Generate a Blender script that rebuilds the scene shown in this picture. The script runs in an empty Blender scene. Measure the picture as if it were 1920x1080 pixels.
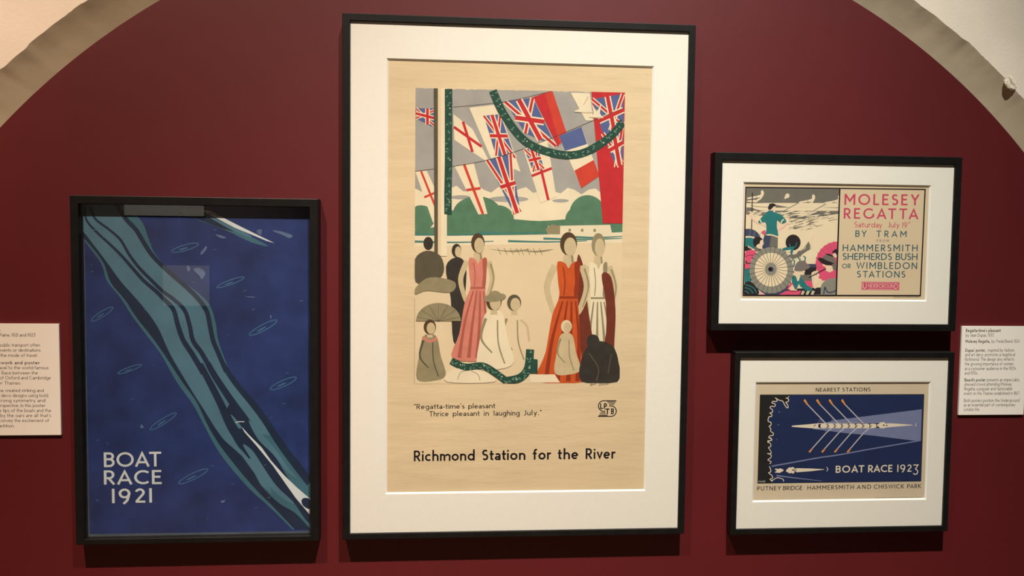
import bpy, bmesh, math, random
from mathutils import Vector, Matrix
from mathutils.geometry import tessellate_polygon

# ------------------------------------------------------------------ camera, sky, lamps, exposure
SC = bpy.context.scene
C = SC.collection
EYE = 1.55                    # height of the lens above the floor
DIST = 1.79                   # distance of the lens from the painted wall (the plane y = 0)
YAW, PITCH, ROLL = 0.07456, 0.05023, 0.011175
FOCAL = 1400.0                # focal length in pixels of the 1920 x 1080 frame

def camera_axes():
    cy, sy = math.cos(YAW), math.sin(YAW)
    cp, sp = math.cos(PITCH), math.sin(PITCH)
    f = Vector((sy*cp, cy*cp, -sp))
    r = Vector((cy, -sy, 0))
    u = r.cross(f)
    return r*math.cos(ROLL) + u*math.sin(ROLL), -r*math.sin(ROLL) + u*math.cos(ROLL), f
RIGHT, UP, FWD = camera_axes()
cam_data = bpy.data.cameras.new('camera')
cam = bpy.data.objects.new('camera', cam_data)
C.objects.link(cam)
cam_data.sensor_width = 36.0
cam_data.lens = FOCAL/1920*36.0
cam_data.clip_start = 0.02
m3 = Matrix((RIGHT, UP, -FWD)).transposed()
cam.matrix_world = Matrix.Translation((0, -DIST, EYE)) @ m3.to_4x4()
SC.camera = cam

SC.view_settings.view_transform = 'Standard'
SC.view_settings.look = 'None'
SC.view_settings.gamma = 1.0
SC.view_settings.use_curve_mapping = False
SC.view_settings.exposure = 0.0

world = bpy.data.worlds.new('gallery_ambient')
world.use_nodes = True
world.node_tree.nodes['Background'].inputs['Color'].default_value = (1.0, 0.86, 0.66, 1)
world.node_tree.nodes['Background'].inputs['Strength'].default_value = 0.016
SC.world = world

def spot(name, loc, target, power, col, cone, blend, size):
    d = bpy.data.lights.new(name, 'SPOT')
    d.energy = power; d.color = col
    d.spot_size = math.radians(cone); d.spot_blend = blend
    d.shadow_soft_size = size
    o = bpy.data.objects.new(name, d); C.objects.link(o)
    o.location = loc
    o.rotation_euler = (Vector(target) - Vector(loc)).to_track_quat('-Z', 'Y').to_euler()
    return o
# the ceiling spotlights: one to the left, one straight above the gap right of the large picture
spot('spotlight', (-1.20, -2.00, EYE+3.45), (-2.34, 0, EYE-4.31), 1040, (1.0, 0.755, 0.58), 88.4, 1.0, 0.030)
spot('spotlight', (0.58, -2.00, EYE+3.45), (0.54, 0, EYE-1.80), 1390, (1.0, 0.96, 0.88), 47.5, 1.0, 0.030)
# added unseen lamp: brightens the far panels so the glass mirrors them
spot('spotlight', (-2.3, -2.9, EYE+2.4), (-2.4, -5.08, EYE+0.1), 520, (1.0, 0.93, 0.84), 50, 1.0, 0.05)

# ------------------------------------------------------------------ helpers
def lin(c):
    return tuple(((v/255)/12.92 if v/255 <= 0.04045 else ((v/255+0.055)/1.055)**2.4) for v in c)

MATS = {}
def mat(name, rgb, rough=0.6, spec=0.3, vary=0.0, scale=40.0, bump=0.0, bscale=(60, 60, 60), bdist=0.001, stain=None):
    """Principled paint, paper or wood; rgb is the linear colour of the thing itself."""
    if name in MATS: return MATS[name]
    m = bpy.data.materials.new(name); m.use_nodes = True
    nt = m.node_tree; b = nt.nodes['Principled BSDF']
    b.inputs['Base Color'].default_value = (*rgb, 1)
    b.inputs['Roughness'].default_value = rough
    b.inputs['Specular IOR Level'].default_value = spec
    tc = nt.nodes.new('ShaderNodeTexCoord')
    if vary:
        n = nt.nodes.new('ShaderNodeTexNoise'); n.inputs['Scale'].default_value = scale
        n.inputs['Detail'].default_value = 6
        nt.links.new(tc.outputs['Object'], n.inputs['Vector'])
        r = nt.nodes.new('ShaderNodeValToRGB')
        lo = tuple(max(0, v*(1-vary)) for v in rgb); hi = tuple(min(1, v*(1+vary)) for v in rgb)
        if stain: lo = stain
        r.color_ramp.elements[0].position = 0.30; r.color_ramp.elements[0].color = (*lo, 1)
        r.color_ramp.elements[1].position = 0.70; r.color_ramp.elements[1].color = (*hi, 1)
        nt.links.new(n.outputs['Fac'], r.inputs['Fac'])
        nt.links.new(r.outputs['Color'], b.inputs['Base Color'])
    if bump:
        mp = nt.nodes.new('ShaderNodeMapping'); mp.inputs['Scale'].default_value = bscale
        nt.links.new(tc.outputs['Object'], mp.inputs['Vector'])
        n2 = nt.nodes.new('ShaderNodeTexNoise'); n2.inputs['Scale'].default_value = 1.0
        n2.inputs['Detail'].default_value = 4
        nt.links.new(mp.outputs['Vector'], n2.inputs['Vector'])
        bp = nt.nodes.new('ShaderNodeBump'); bp.inputs['Strength'].default_value = bump
        bp.inputs['Distance'].default_value = bdist
        nt.links.new(n2.outputs['Fac'], bp.inputs['Height'])
        nt.links.new(bp.outputs['Normal'], b.inputs['Normal'])
    MATS[name] = m
    return m

def glass_mat():
    m = bpy.data.materials.new('picture_glass'); m.use_nodes = True
    nt = m.node_tree; nt.nodes.clear()
    out = nt.nodes.new('ShaderNodeOutputMaterial')
    mix = nt.nodes.new('ShaderNodeMixShader')
    tr = nt.nodes.new('ShaderNodeBsdfTransparent'); tr.inputs['Color'].default_value = (0.985, 0.99, 0.985, 1)
    gl = nt.nodes.new('ShaderNodeBsdfGlossy'); gl.inputs['Roughness'].default_value = 0.0
    fr = nt.nodes.new('ShaderNodeFresnel'); fr.inputs['IOR'].default_value = 1.5
    ge = nt.nodes.new('ShaderNodeNewGeometry')             # leaving the pane reflects as little as entering it
    mr = nt.nodes.new('ShaderNodeMapRange')
    mr.inputs['To Min'].default_value = 1.5; mr.inputs['To Max'].default_value = 1/1.5
    nt.links.new(ge.outputs['Backfacing'], mr.inputs['Value'])
    nt.links.new(mr.outputs['Result'], fr.inputs['IOR'])
    nt.links.new(fr.outputs['Fac'], mix.inputs['Fac'])
    nt.links.new(tr.outputs[0], mix.inputs[1]); nt.links.new(gl.outputs[0], mix.inputs[2])
    nt.links.new(mix.outputs[0], out.inputs['Surface'])
    return m
GLASS = glass_mat()

def link_mesh(name, verts, faces, mats, parent=None, fmats=None, origin=(0, 0, 0), smooth=False):
    me = bpy.data.meshes.new(name)
    ox, oy, oz = origin
    me.from_pydata([(x-ox, y-oy, z-oz) for x, y, z in verts], [], faces)
    for m in (mats if isinstance(mats, (list, tuple)) else [mats]): me.materials.append(m)
    if fmats:
        for p, k in zip(me.polygons, fmats): p.material_index = k
    if smooth:
        for p in me.polygons: p.use_smooth = True
    o = bpy.data.objects.new(name, me); C.objects.link(o)
    if parent is not None: o.parent = parent
    else: o.location = origin
    return o

def recalc(o):
    bm = bmesh.new(); bm.from_mesh(o.data)
    bmesh.ops.recalc_face_normals(bm, faces=bm.faces)
    bm.to_mesh(o.data); bm.free()

def box_mesh(x0, x1, y0, y1, z0, z1):
    v = [(x, y, z) for z in (z0, z1) for y in (y0, y1) for x in (x0, x1)]
    f = [(0, 2, 3, 1), (4, 5, 7, 6), (0, 1, 5, 4), (2, 6, 7, 3), (0, 4, 6, 2), (1, 3, 7, 5)]
    return v, f

def thing(name, label, cat, loc, group=None):
    o = bpy.data.objects.new(name, None); C.objects.link(o)
    o.empty_display_size = 0.1
    o.location = loc; o['label'] = label; o['category'] = cat
    if group: o['group'] = group
    return o

def struct(o):
    o['kind'] = 'structure'; return o

def on_plane(px, py, y):
    """The point at depth y that the photograph shows at (px, py): used to measure flat artwork."""
    v = FWD*FOCAL + RIGHT*(px-960) - UP*(py-540)
    t = (y + DIST)/v.y
    return v.x*t, EYE + v.z*t

# ------------------------------------------------------------------ a monoline sans lettering alphabet
def arc(cx, cy, rx, ry, a0, a1, n=None):
    n = n or max(5, int(abs(a1-a0)/14))
    return [(cx+rx*math.cos(math.radians(a0+(a1-a0)*i/n)), cy+ry*math.sin(math.radians(a0+(a1-a0)*i/n))) for i in range(n+1)]

def ring(cx, cy, rx, ry):
    return arc(cx, cy, rx, ry, 0, 360, 26)

def s_curve(w, top, h):
    m = top*0.52; rx = w/2-h; cx = w/2
    ru = (top-h-m)/2; rl = (m-h)/2
    up = arc(cx, m+ru, rx*0.92, ru, 35, 270, 14)
    lo = arc(cx, h+rl, rx, rl, 90, -145, 14)
    return up + lo[1:]

_fonts = {}
def alphabet(h):
    if h in _fonts: return _fonts[h]
    g = {}; X = 0.66; r = 0.5-h; q = X/2-h; T = 1-h
    g['A'] = (.86, [[(h*.9, 0), (.43, 1-h*1.2), (.86-h*.9, 0)], [(.20, .30), (.66, .30)]])
    m = .53; ru = (T-m)/2; rl = (m-h)/2
    g['B'] = (.62, [[(h, 0), (h, 1)], [(h, T), (.32, T)]+arc(.32, m+ru, .20, ru, 90, -90)+[(h, m)], [(h, m), (.33, m)]+arc(.33, h+rl, .29-h, rl, 90, -90)+[(h, h)]])
    g['C'] = (.84, [arc(.5, .5, r, r, 48, 312)])
    g['D'] = (.80, [[(h, 0), (h, 1)], [(h, T), (.30, T)]+arc(.30, .5, r, r, 90, -90)+[(h, h)]])
    g['E'] = (.54, [[(h, 0), (h, 1)], [(h, T), (.52, T)], [(h, .52), (.47, .52)], [(h, h), (.54, h)]])
    g['F'] = (.52, [[(h, 0), (h, 1)], [(h, T), (.52, T)], [(h, .50), (.46, .50)]])
    ge = arc(.5, .5, r, r, 45, 330)
    g['G'] = (.90, [ge, [(.5+r*.87, .17), (.5+r*.87, .48)]])
    g['H'] = (.76, [[(h, 0), (h, 1)], [(.76-h, 0), (.76-h, 1)], [(h, .51), (.76-h, .51)]])
    g['I'] = (2*h, [[(h, 0), (h, 1)]])
    g['J'] = (.40, [[(.40-h, 1), (.40-h, .20)]+arc(.40-h-.2, .20, .20, .20-h, 0, -110)[1:]])
    g['K'] = (.66, [[(h, 0), (h, 1)], [(.60, 1), (h, .42)], [(.22, .56), (.66-h*.6, 0)]])
    g['L'] = (.50, [[(h, 0), (h, 1)], [(h, h), (.50, h)]])
    g['M'] = (.90, [[(h, 0), (h, 1)], [(.90-h, 0), (.90-h, 1)], [(h, 1-h*.6), (.45, .36), (.90-h, 1-h*.6)]])
    g['N'] = (.76, [[(h, 0), (h, 1)], [(.76-h, 0), (.76-h, 1)], [(h, 1-h*.5), (.76-h, h*.5)]])
    g['O'] = (1.0, [ring(.5, .5, r, r)])
    mp = .45; rp = (T-mp)/2
    g['P'] = (.58, [[(h, 0), (h, 1)], [(h, T), (.30, T)]+arc(.30, mp+rp, .28-h, rp, 90, -90)+[(h, mp)]])
    g['R'] = (.62, [[(h, 0), (h, 1)], [(h, T), (.30, T)]+arc(.30, mp+rp, .28-h, rp, 90, -90)+[(h, mp)], [(.26, mp), (.62-h*.8, 0)]])
    g['S'] = (.56, [s_curve(.56, 1, h)])
    g['T'] = (.70, [[(0, T), (.70, T)], [(.35, 0), (.35, T)]])
    g['U'] = (.72, [[(h, 1), (h, .36)]+arc(.36, .36, .36-h, .36-h, 180, 360)[1:-1]+[(.72-h, .36), (.72-h, 1)]])
    g['V'] = (.80, [[(h*.8, 1), (.40, h*1.2), (.80-h*.8, 1)]])
    g['W'] = (1.14, [[(h*.8, 1), (.31, h*1.2), (.57, 1-h*1.2), (.83, h*1.2), (1.14-h*.8, 1)]])
    g['X'] = (.72, [[(h, 0), (.72-h, 1)], [(h, 1), (.72-h, 0)]])
    g['Y'] = (.74, [[(h*.8, 1), (.37, .46), (.74-h*.8, 1)], [(.37, .46), (.37, 0)]])
    g['Z'] = (.62, [[(.03, T), (.60, T), (.03, h), (.60, h)]])
    g['0'] = (.62, [ring(.31, .5, .31-h, r)])
    g['1'] = (2*h, [[(h, 0), (h, 1)]])
    g['2'] = (.58, [arc(.29, .71, .27-h, .29-h, 165, -35)+[(h*1.2, h)], [(h*.8, h), (.58, h)]])
    g['3'] = (.58, [[(.05, T), (.52, T), (.28, .58)]+arc(.28, .29, .28-h, .29-h, 80, -150)])
    g['4'] = (.62, [[(.44, 0), (.44, 1), (.04, .28), (.62, .28)]])
    g['5'] = (.56, [[(.50, T), (.12, T), (.10, .57)]+arc(.26, .32, .28-h, .32-h, 110, -140)])
    g['6'] = (.60, [ring(.30, .30, .30-h, .30-h), [(h, .32), (.16, .66), (.42, 1)]])
    g['7'] = (.56, [[(.02, T), (.54, T), (.18, 0)]])
    g['8'] = (.58, [ring(.29, .755, .22-h*.5, .245-h), ring(.29, .27, .28-h, .27-h)])
    g['9'] = (.64, [ring(.32, .66, .32-h, .34-h), [(.64-h, .66), (.60-h, .44), (.46, .18), (.26, -.06)]])
    g['6'] = g['6']
    g['a'] = (.52, [[(.52-h, 0), (.52-h, X-.22)]+arc(.26, X-.22, .26-h, .22-h, 0, 150), ring(.25, .20, .25-h, .20-h)])
    g['b'] = (X, [[(h, 0), (h, 1.04)], ring(X/2, X/2, q, q)])
    g['c'] = (.56, [arc(X/2, X/2, q, q, 48, 312)])
    g['d'] = (X, [[(X-h, 0), (X-h, 1.04)], ring(X/2, X/2, q, q)])
    g['e'] = (.62, [[(h, X*.50), (.62-h, X*.50)], arc(.31, X/2, .31-h, q, 0, 315)])
    g['f'] = (.40, [[(.18, 0), (.18, .82)]+arc(.38, .82, .20, .20-h, 180, 85)[1:], [(.0, X-h), (.36, X-h)]])
    g['g'] = (X, [ring(X/2, X/2, q, q), [(X-h, X), (X-h, -.08)]+arc(X/2, -.08, q, .22-h, 0, -150)[1:]])
    a5 = .29
    g['h'] = (.58, [[(h, 0), (h, 1.04)], arc(a5, X-a5, a5-h, a5-h, 180, 0)+[(.58-h, 0)]])
    g['i'] = (2*h, [[(h, 0), (h, X)], [(h, .86-h), (h, .86+h)]])
    g['j'] = (.2, [[(.2-h, X), (.2-h, -.14)]+arc(.03, -.14, .17-h, .14, 0, -80)[1:], [(.2-h, .86-h), (.2-h, .86+h)]])
    g['k'] = (.54, [[(h, 0), (h, 1.04)], [(.48, X), (h, .27)], [(.20, .38), (.54-h*.6, 0)]])
    g['l'] = (.17, [[(h, 1.04), (h, .12)]+arc(h+.1, .12, .10, .12-h, 180, 270)[1:]])
    a4 = .25
    g['m'] = (.96, [[(h, 0), (h, X)], arc(a4, X-a4, a4-h, a4-h, 180, 0)+[(.5-h, 0)], arc(.71, X-a4, a4-h+.03, a4-h, 170, 0)+[(.99-h-.03, 0)]])
    g['n'] = (.58, [[(h, 0), (h, X)], arc(a5, X-a5, a5-h, a5-h, 180, 0)+[(.58-h, 0)]])
    g['o'] = (X, [ring(X/2, X/2, q, q)])
    g['p'] = (X, [[(h, X), (h, -.30)], ring(X/2, X/2, q, q)])
    g['q'] = (X, [[(X-h, X), (X-h, -.30)], ring(X/2, X/2, q, q)])
    g['r'] = (.38, [[(h, 0), (h, X)], arc(.30, X-.26, .30-h, .26-h, 180, 70)])
    g['s'] = (.42, [s_curve(.42, X, h)])
    g['t'] = (.38, [[(.15, .90), (.15, .16)]+arc(.31, .16, .16, .16-h, 180, 275)[1:], [(.0, X-h), (.36, X-h)]])
    g['u'] = (.58, [[(.58-h, 0), (.58-h, X)], [(h, X), (h, a5)]+arc(a5, a5, a5-h, a5-h, 180, 360)[1:]])
    g['v'] = (.56, [[(h*.8, X), (.28, h*1.2), (.56-h*.8, X)]])
    g['w'] = (.86, [[(h*.8, X), (.24, h*1.2), (.43, X-h*1.2), (.62, h*1.2), (.86-h*.8, X)]])
    g['x'] = (.54, [[(h, 0), (.54-h, X)], [(h, X), (.54-h, 0)]])
    g['y'] = (.56, [[(h*.8, X), (.29, h)], [(.56-h*.8, X), (.16, -.30)]])
    g['z'] = (.5, [[(.03, X-h), (.48, X-h), (.03, h), (.5, h)]])
    g['.'] = (2.4*h, [[(1.2*h, 0), (1.2*h, 2.3*h)]])
    g[','] = (2.4*h, [[(1.3*h, 2.3*h), (1.1*h, 0), (.3*h, -1.6*h)]])
    g['\u00b7'] = (2.4*h, [[(1.2*h, .42), (1.2*h, .42+2.3*h)]])
    g['\u2019'] = (.12, [[(.09, 1.0), (.03, .78)]])
    g["'"] = g['\u2019']
    g['\u201c'] = (.28, [[(.03, .80), (.09, 1.0)], [(.17, .80), (.23, 1.0)]])
    g['\u201d'] = (.28, [[(.09, 1.0), (.03, .80)], [(.23, 1.0), (.17, .80)]])
    g['-'] = (.30, [[(0, .36), (.30, .36)]])
    g[' '] = (.26, [])
    _fonts[h] = g
    return g

KERN = {}
for _p, _v in ((('AT', 'TA', 'AY', 'YA', 'AV', 'VA', 'AW', 'WA', 'LT', 'LY', 'PA'), -.13), (('RA', 'AC', 'OA', 'OY', 'RY', 'RT', 'TO', 'Tr', 'Ja', 'KA', 'EA', 'CA', 'AR', 'AN', 'DG', 'AM', 'HA'), -.05),
               (('HI', 'IM', 'MI', 'NI', 'HE', 'IN', 'IL', 'MM', 'RI'), .03), (('ra', 're', 'ry', 'rn', 'ft', 'tt', 'ta', 'ti', 'ay', 'ey', 've'), -.05)):
    for _q in _p: KERN[_q] = _v

def offset_line(pts, hw):
    """Left and right rims of a ribbon of half width hw along pts, mitred."""
    P = []
    for p in pts:
        if not P or math.hypot(p[0]-P[-1][0], p[1]-P[-1][1]) > 1e-7: P.append(p)
    n = len(P)
    if n < 2: return [], []
    closed = math.hypot(P[0][0]-P[-1][0], P[0][1]-P[-1][1]) < 1e-6 and n > 3
    d = []
    for i in range(n-1):
        dx, dy = P[i+1][0]-P[i][0], P[i+1][1]-P[i][1]
        L = math.hypot(dx, dy); d.append((dx/L, dy/L))
    Lf, Rt = [], []
    for i in range(n):
        if i == 0: a, b = (d[-1] if closed else d[0]), d[0]
        elif i == n-1: a, b = d[-1], (d[0] if closed else d[-1])
        else: a, b = d[i-1], d[i]
        nx, ny = -(a[1]+b[1]), a[0]+b[0]
        L = math.hypot(nx, ny)
        if L < 1e-6: nx, ny, L = -a[1], a[0], 1.0
        nx, ny = nx/L, ny/L
        k = nx*(-a[1]) + ny*a[0]
        k = min(1/max(k, 0.4), 2.2)
        Lf.append((P[i][0]+nx*hw*k, P[i][1]+ny*hw*k)); Rt.append((P[i][0]-nx*hw*k, P[i][1]-ny*hw*k))
    return Lf, Rt

def spline(pts, closed=True, k=5):
    n = len(pts); out = []
    rng = range(n) if closed else range(n-1)
    for i in rng:
        g = (lambda j: pts[j % n]) if closed else (lambda j: pts[min(max(j, 0), n-1)])
        p0, p1, p2, p3 = g(i-1), g(i), g(i+1), g(i+2)
        for s in range(k):
            t = s/k
            out.append(tuple(0.5*(2*p1[a]+(p2[a]-p0[a])*t+(2*p0[a]-5*p1[a]+4*p2[a]-p3[a])*t*t+(-p0[a]+3*p1[a]-3*p2[a]+p3[a])*t**3) for a in (0, 1)))
    if not closed: out.append(pts[-1])
    return out

class Print:
    """Ink on a flat sheet at depth y: every shape is a thin film laid on those printed before it.
    Shapes are measured in photograph pixels and turned into metres on the sheet's own plane."""
    STEP = 1.5e-5
    def __init__(self, y):
        self.y = y; self.items = []; self.tr = (0, 0, 1.0); self.part = 'picture'; self.clip = None
    def frame(self, ox=0, oy=0, s=1.0): self.tr = (ox, oy, s); return self
    def P(self, p):
        ox, oy, s = self.tr
        return on_plane(ox+p[0]/s, oy+p[1]/s, self.y)
    def add(self, verts, faces, m):
        xs = [v[0] for v in verts]; zs = [v[1] for v in verts]
        if self.clip:
            a0, b0, a1, b1 = self.clip
            verts = [(min(max(x, a0), a1), min(max(z, b0), b1)) for x, z in verts]
            xs = [v[0] for v in verts]; zs = [v[1] for v in verts]
        bb = (min(xs), min(zs), max(xs), max(zs)); lev = 0
        for it in self.items:
            o = it[3]
            if it[4] >= lev and bb[0] < o[2] and bb[2] > o[0] and bb[1] < o[3] and bb[3] > o[1]: lev = it[4]+1
        self.items.append((verts, faces, m, bb, lev, self.part))
    def poly(self, pts, m, smooth=False):
        if smooth: pts = spline(pts)
        v = [self.P(p) for p in pts]
        t = tessellate_polygon([[Vector((x, z, 0)) for x, z in v]])
        self.add(v, [tuple(f) for f in t], m)
    def line(self, pts, w, m, smooth=False, w1=None):
        if smooth: pts = spline(pts, closed=False)
        Lf, Rt = offset_line(pts, w/2)
        if not Lf: return
        n = len(Lf)
        if w1 is not None:
            for i in range(n):
                k = (w+(w1-w)*i/(n-1))/w
                c = ((Lf[i][0]+Rt[i][0])/2, (Lf[i][1]+Rt[i][1])/2)
                Lf[i] = (c[0]+(Lf[i][0]-c[0])*k, c[1]+(Lf[i][1]-c[1])*k)
                Rt[i] = (c[0]+(Rt[i][0]-c[0])*k, c[1]+(Rt[i][1]-c[1])*k)
        v = [self.P(p) for p in Lf+Rt]
        self.add(v, [(i, i+1, n+i+1, n+i) for i in range(n-1)], m)
    def ell(self, cx, cy, rx, ry, m, rot=0, a0=0, a1=360):
        c, s = math.cos(math.radians(rot)), math.sin(math.radians(rot))
        pts = [(cx+x*c-y*s, cy+x*s+y*c) for x, y in arc(0, 0, rx, ry, a0, a1, 30)]
        if a1-a0 >= 360: pts = pts[:-1]
        self.poly(pts, m)
    def oval(self, cx, cy, rx, ry, w, m, rot=0):
        c, s = math.cos(math.radians(rot)), math.sin(math.radians(rot))
        self.line([(cx+x*c-y*s, cy+x*s+y*c) for x, y in arc(0, 0, rx, ry, 0, 360, 30)], w, m)
    def text(self, s, p0, p1, cap, m, h=0.065, slant=0.0, wide=1.13):
        a, b = self.P(p0), self.P(p1)
        up = self.P((p0[0], p0[1]-cap))
        ch = math.hypot(up[0]-a[0], up[1]-a[1])
        L = math.hypot(b[0]-a[0], b[1]-a[1]); d = ((b[0]-a[0])/L, (b[1]-a[1])/L); nrm = (-d[1], d[0])
        g = alphabet(h)
        kern = [KERN.get(s[i:i+2], 0.0) for i in range(len(s))]
        tot = (sum(g[c][0] for c in s)+sum(kern))*ch; n = max(1, len(s)-1)
        kx = min(wide, max(1.0, (L-0.12*ch*n)/tot)); gap = (L-tot*kx)/n
        if gap < 0.07*ch: kx = (L-0.09*ch*n)/tot; gap = 0.09*ch
        x = 0.0
        for ci, c in enumerate(s):
            w, strokes = g[c]
            for st in strokes:
                Lf, Rt = offset_line(st, h)
                if not Lf: continue
                q = [(x+u*ch*kx+slant*v*ch, v*ch) for u, v in Lf+Rt]
                k = len(Lf)
                self.add([(a[0]+d[0]*u+nrm[0]*v, a[1]+d[1]*u+nrm[1]*v) for u, v in q], [(i, i+1, k+i+1, k+i) for i in range(k-1)], m)
            x += (w+kern[ci])*ch*kx + gap
    def build(self, parent, origin):
        parts = []
        for it in self.items:
            if it[5] not in parts: parts.append(it[5])
        objs = {}
        for pt in parts:
            V, F, FM, ms = [], [], [], []
            for verts, faces, m, bb, lev, part in self.items:
                if part != pt: continue
                if m not in ms: ms.append(m)
                o = len(V); y = self.y - self.STEP*(lev+1)
                V += [(x, y, z) for x, z in verts]
                for f in faces:
                    F.append(tuple(i+o for i in f)); FM.append(ms.index(m))
            objs[pt] = link_mesh(pt, V, F, ms, parent, FM, origin)
        return objs
# ------------------------------------------------------------------ materials of the place
def ink(rgb, e=(1.0, 0.96, 0.88)):
    """Linear colour of a pigment read off the photograph under lamp light of colour e."""
    return tuple(min(0.92, v/k) for v, k in zip(lin(rgb), e))
EL = (1.10, 0.80, 0.58)       # the warmer, dimmer light that the left picture stands in
M_RED = mat('oxblood_wall_paint', (0.098, 0.0055, 0.0075), rough=0.55, spec=0.45, vary=0.07, scale=3.0, bump=0.12, bscale=(260, 260, 260), bdist=0.0006)
M_PLASTER = mat('cream_plaster', (0.84, 0.75, 0.62), rough=0.85, spec=0.2, vary=0.05, scale=9.0, bump=0.25, bscale=(120, 120, 120), bdist=0.0012)
M_REVEAL = mat('arch_paint', (0.72, 0.62, 0.44), rough=0.7, spec=0.2, vary=0.09, scale=8.0, bump=0.2, bscale=(30, 30, 30), bdist=0.002)
M_CHIP = mat('bare_plaster', (0.85, 0.78, 0.64), rough=0.9, spec=0.1, vary=0.12, scale=90.0, bump=0.4, bscale=(300, 300, 300))
M_FLOOR = mat('floor_boards', (0.15, 0.10, 0.06), rough=0.4, vary=0.25, scale=4.0)
M_BACK = mat('dim_gallery_paint', (0.16, 0.12, 0.10), rough=0.8, vary=0.05, scale=2.0)
M_PANEL = mat('pale_panel_paint', (0.82, 0.78, 0.72), rough=0.8)
M_FRAME = mat('black_stained_wood', (0.0065, 0.006, 0.0055), rough=0.45, spec=0.30, vary=0.25, scale=30.0, bump=0.15, bscale=(90, 90, 90), bdist=0.0004)
M_MAT = mat('mount_board', (0.92, 0.87, 0.78), rough=0.85, spec=0.15, vary=0.015, scale=160.0)
M_CORE = mat('mount_core', (0.95, 0.93, 0.87), rough=0.8, spec=0.15)
M_BACKING = mat('backing_board', (0.10, 0.08, 0.06), rough=0.9)

# ------------------------------------------------------------------ the setting
wall = link_mesh('wall_center', *box_mesh(-1.62, 2.02, 0.0, 0.12, 0.0, 2.62), M_RED); struct(wall)
floor = link_mesh('floor', *box_mesh(-5, 5, -5.2, 0.3, -0.12, 0.0), M_FLOOR); struct(floor)

BX, BZ, BR = 0.1905, EYE-0.838, 1.648          # arch where it meets the red wall
FX, FZ, FR, FY = 0.1867, EYE-0.8442, 1.7172, -0.035   # its front edge
rnd = random.Random(4)
NA = 640
def arch_front(i):
    a = math.pi*i/NA
    j = 0.0008*math.sin(37*a)+0.0006*math.sin(91*a+1)+0.0005*math.sin(173*a+2)+rnd.uniform(-.0004, .0004)
    for c, w, d in ((2.345, .008, .002), (2.30, .005, -.002), (0.915, .005, .002), (2.43, .006, -.0015), (2.39, .004, .0015)):
        j += d*math.exp(-((a-c)/w)**2)
    return FX+(FR+j)*math.cos(a), FZ+(FR+j)*math.sin(a)
front = [arch_front(i) for i in range(NA+1)]
# reveal: back edge to front edge, a shallow hollow between the two, running down into the jambs
V, F = [], []
cols = 9
rows = [(BX+BR, 0.0, FX+FR, 0.0)] + [(BX+BR*math.cos(math.pi*i/NA), BZ+BR*math.sin(math.pi*i/NA), *front[i]) for i in range(NA+1)] + [(BX-BR, 0.0, FX-FR, 0.0)]
for bx, bz, fx, fz in rows:
    for k in range(cols+1):
        t = k/cols
        ox, oz = bx-BX, max(bz-BZ, 0)
        L = math.hypot(ox, oz) or 1
        hol = 0.0022*math.sin(math.pi*t)
        V.append((bx+(fx-bx)*t+ox/L*hol, FY*t, bz+(fz-bz)*t+(oz/L*hol if bz > 0 else 0)))
for i in range(len(rows)-1):
    for k in range(cols):
        a = i*(cols+1)+k
        F.append((a, a+1, a+cols+2, a+cols+1))
reveal = link_mesh('trim_1', V, F, M_REVEAL, smooth=True); struct(reveal)
# cream wall round the arch, a slab from the front plane back to the wall line
V, F = [], []
def outer(i):
    a = math.pi*i/NA
    k = min(2.6/max(abs(math.cos(a)), 1e-6), 2.4/max(math.sin(a), 1e-6))
    return FX+k*math.cos(a), FZ+k*math.sin(a)
edge = [(FX+FR, 0.0)] + front + [(FX-FR, 0.0)]
rim = [(FX+2.6, 0.0)] + [outer(i) for i in range(NA+1)] + [(FX-2.6, 0.0)]
n = len(edge)
for x, z in edge: V.append((x, FY, z))
for x, z in rim: V.append((x, FY, z))
for x, z in rim: V.append((x, 0.12, z))
for i in range(n-1):
    F += [(i, n+i, n+i+1, i+1), (n+i, 2*n+i, 2*n+i+1, n+i+1)]
plaster = link_mesh('wall_front', V, F, M_PLASTER); struct(plaster)
# a flake of plaster broken off the arch edge at the right
cx, cz = on_plane(1886, 157, FY)
bm = bmesh.new()
for (dx, dz, sx, sz, rot, lift) in ((0.004, -0.001, .006, .014, -.62, .0005), (0.016, 0.005, .004, .017, -.50, .001), (0.014, -0.008, .012, .006, .35, .0005), (0.022, -0.003, .005, .010, -.2, .0)):
    mtx = Matrix.Translation((cx+dx, FY-lift, cz+dz)) @ Matrix.Rotation(rot, 4, 'Y') @ Matrix.Diagonal((sx, .0025, sz, 1))
    bmesh.ops.create_icosphere(bm, subdivisions=3, radius=1.0, matrix=mtx)
for v in bm.verts:
    v.co += Vector((rnd.uniform(-1, 1), rnd.uniform(-1, 1), rnd.uniform(-1, 1)))*0.0007
me = bpy.data.meshes.new('plaster_chip'); bm.to_mesh(me); bm.free(); me.materials.append(M_CHIP)
chip = bpy.data.objects.new('plaster_chip', me); C.objects.link(chip); chip.parent = plaster
# the far side of the gallery, which the picture glass mirrors faintly
back = link_mesh('wall_back', *box_mesh(-5, 5, -5.2, -5.08, 0.0, 3.4), M_BACK); struct(back)
for x0_, x1_, z0_, z1_ in ((-2.58, -2.18, EYE-0.52, EYE-0.165), (-2.90, -2.22, EYE+0.27, EYE+0.80)):
    link_mesh('display_panel', *box_mesh(x0_, x1_, -5.08, -5.05, z0_, z1_), M_PANEL, back)

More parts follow.
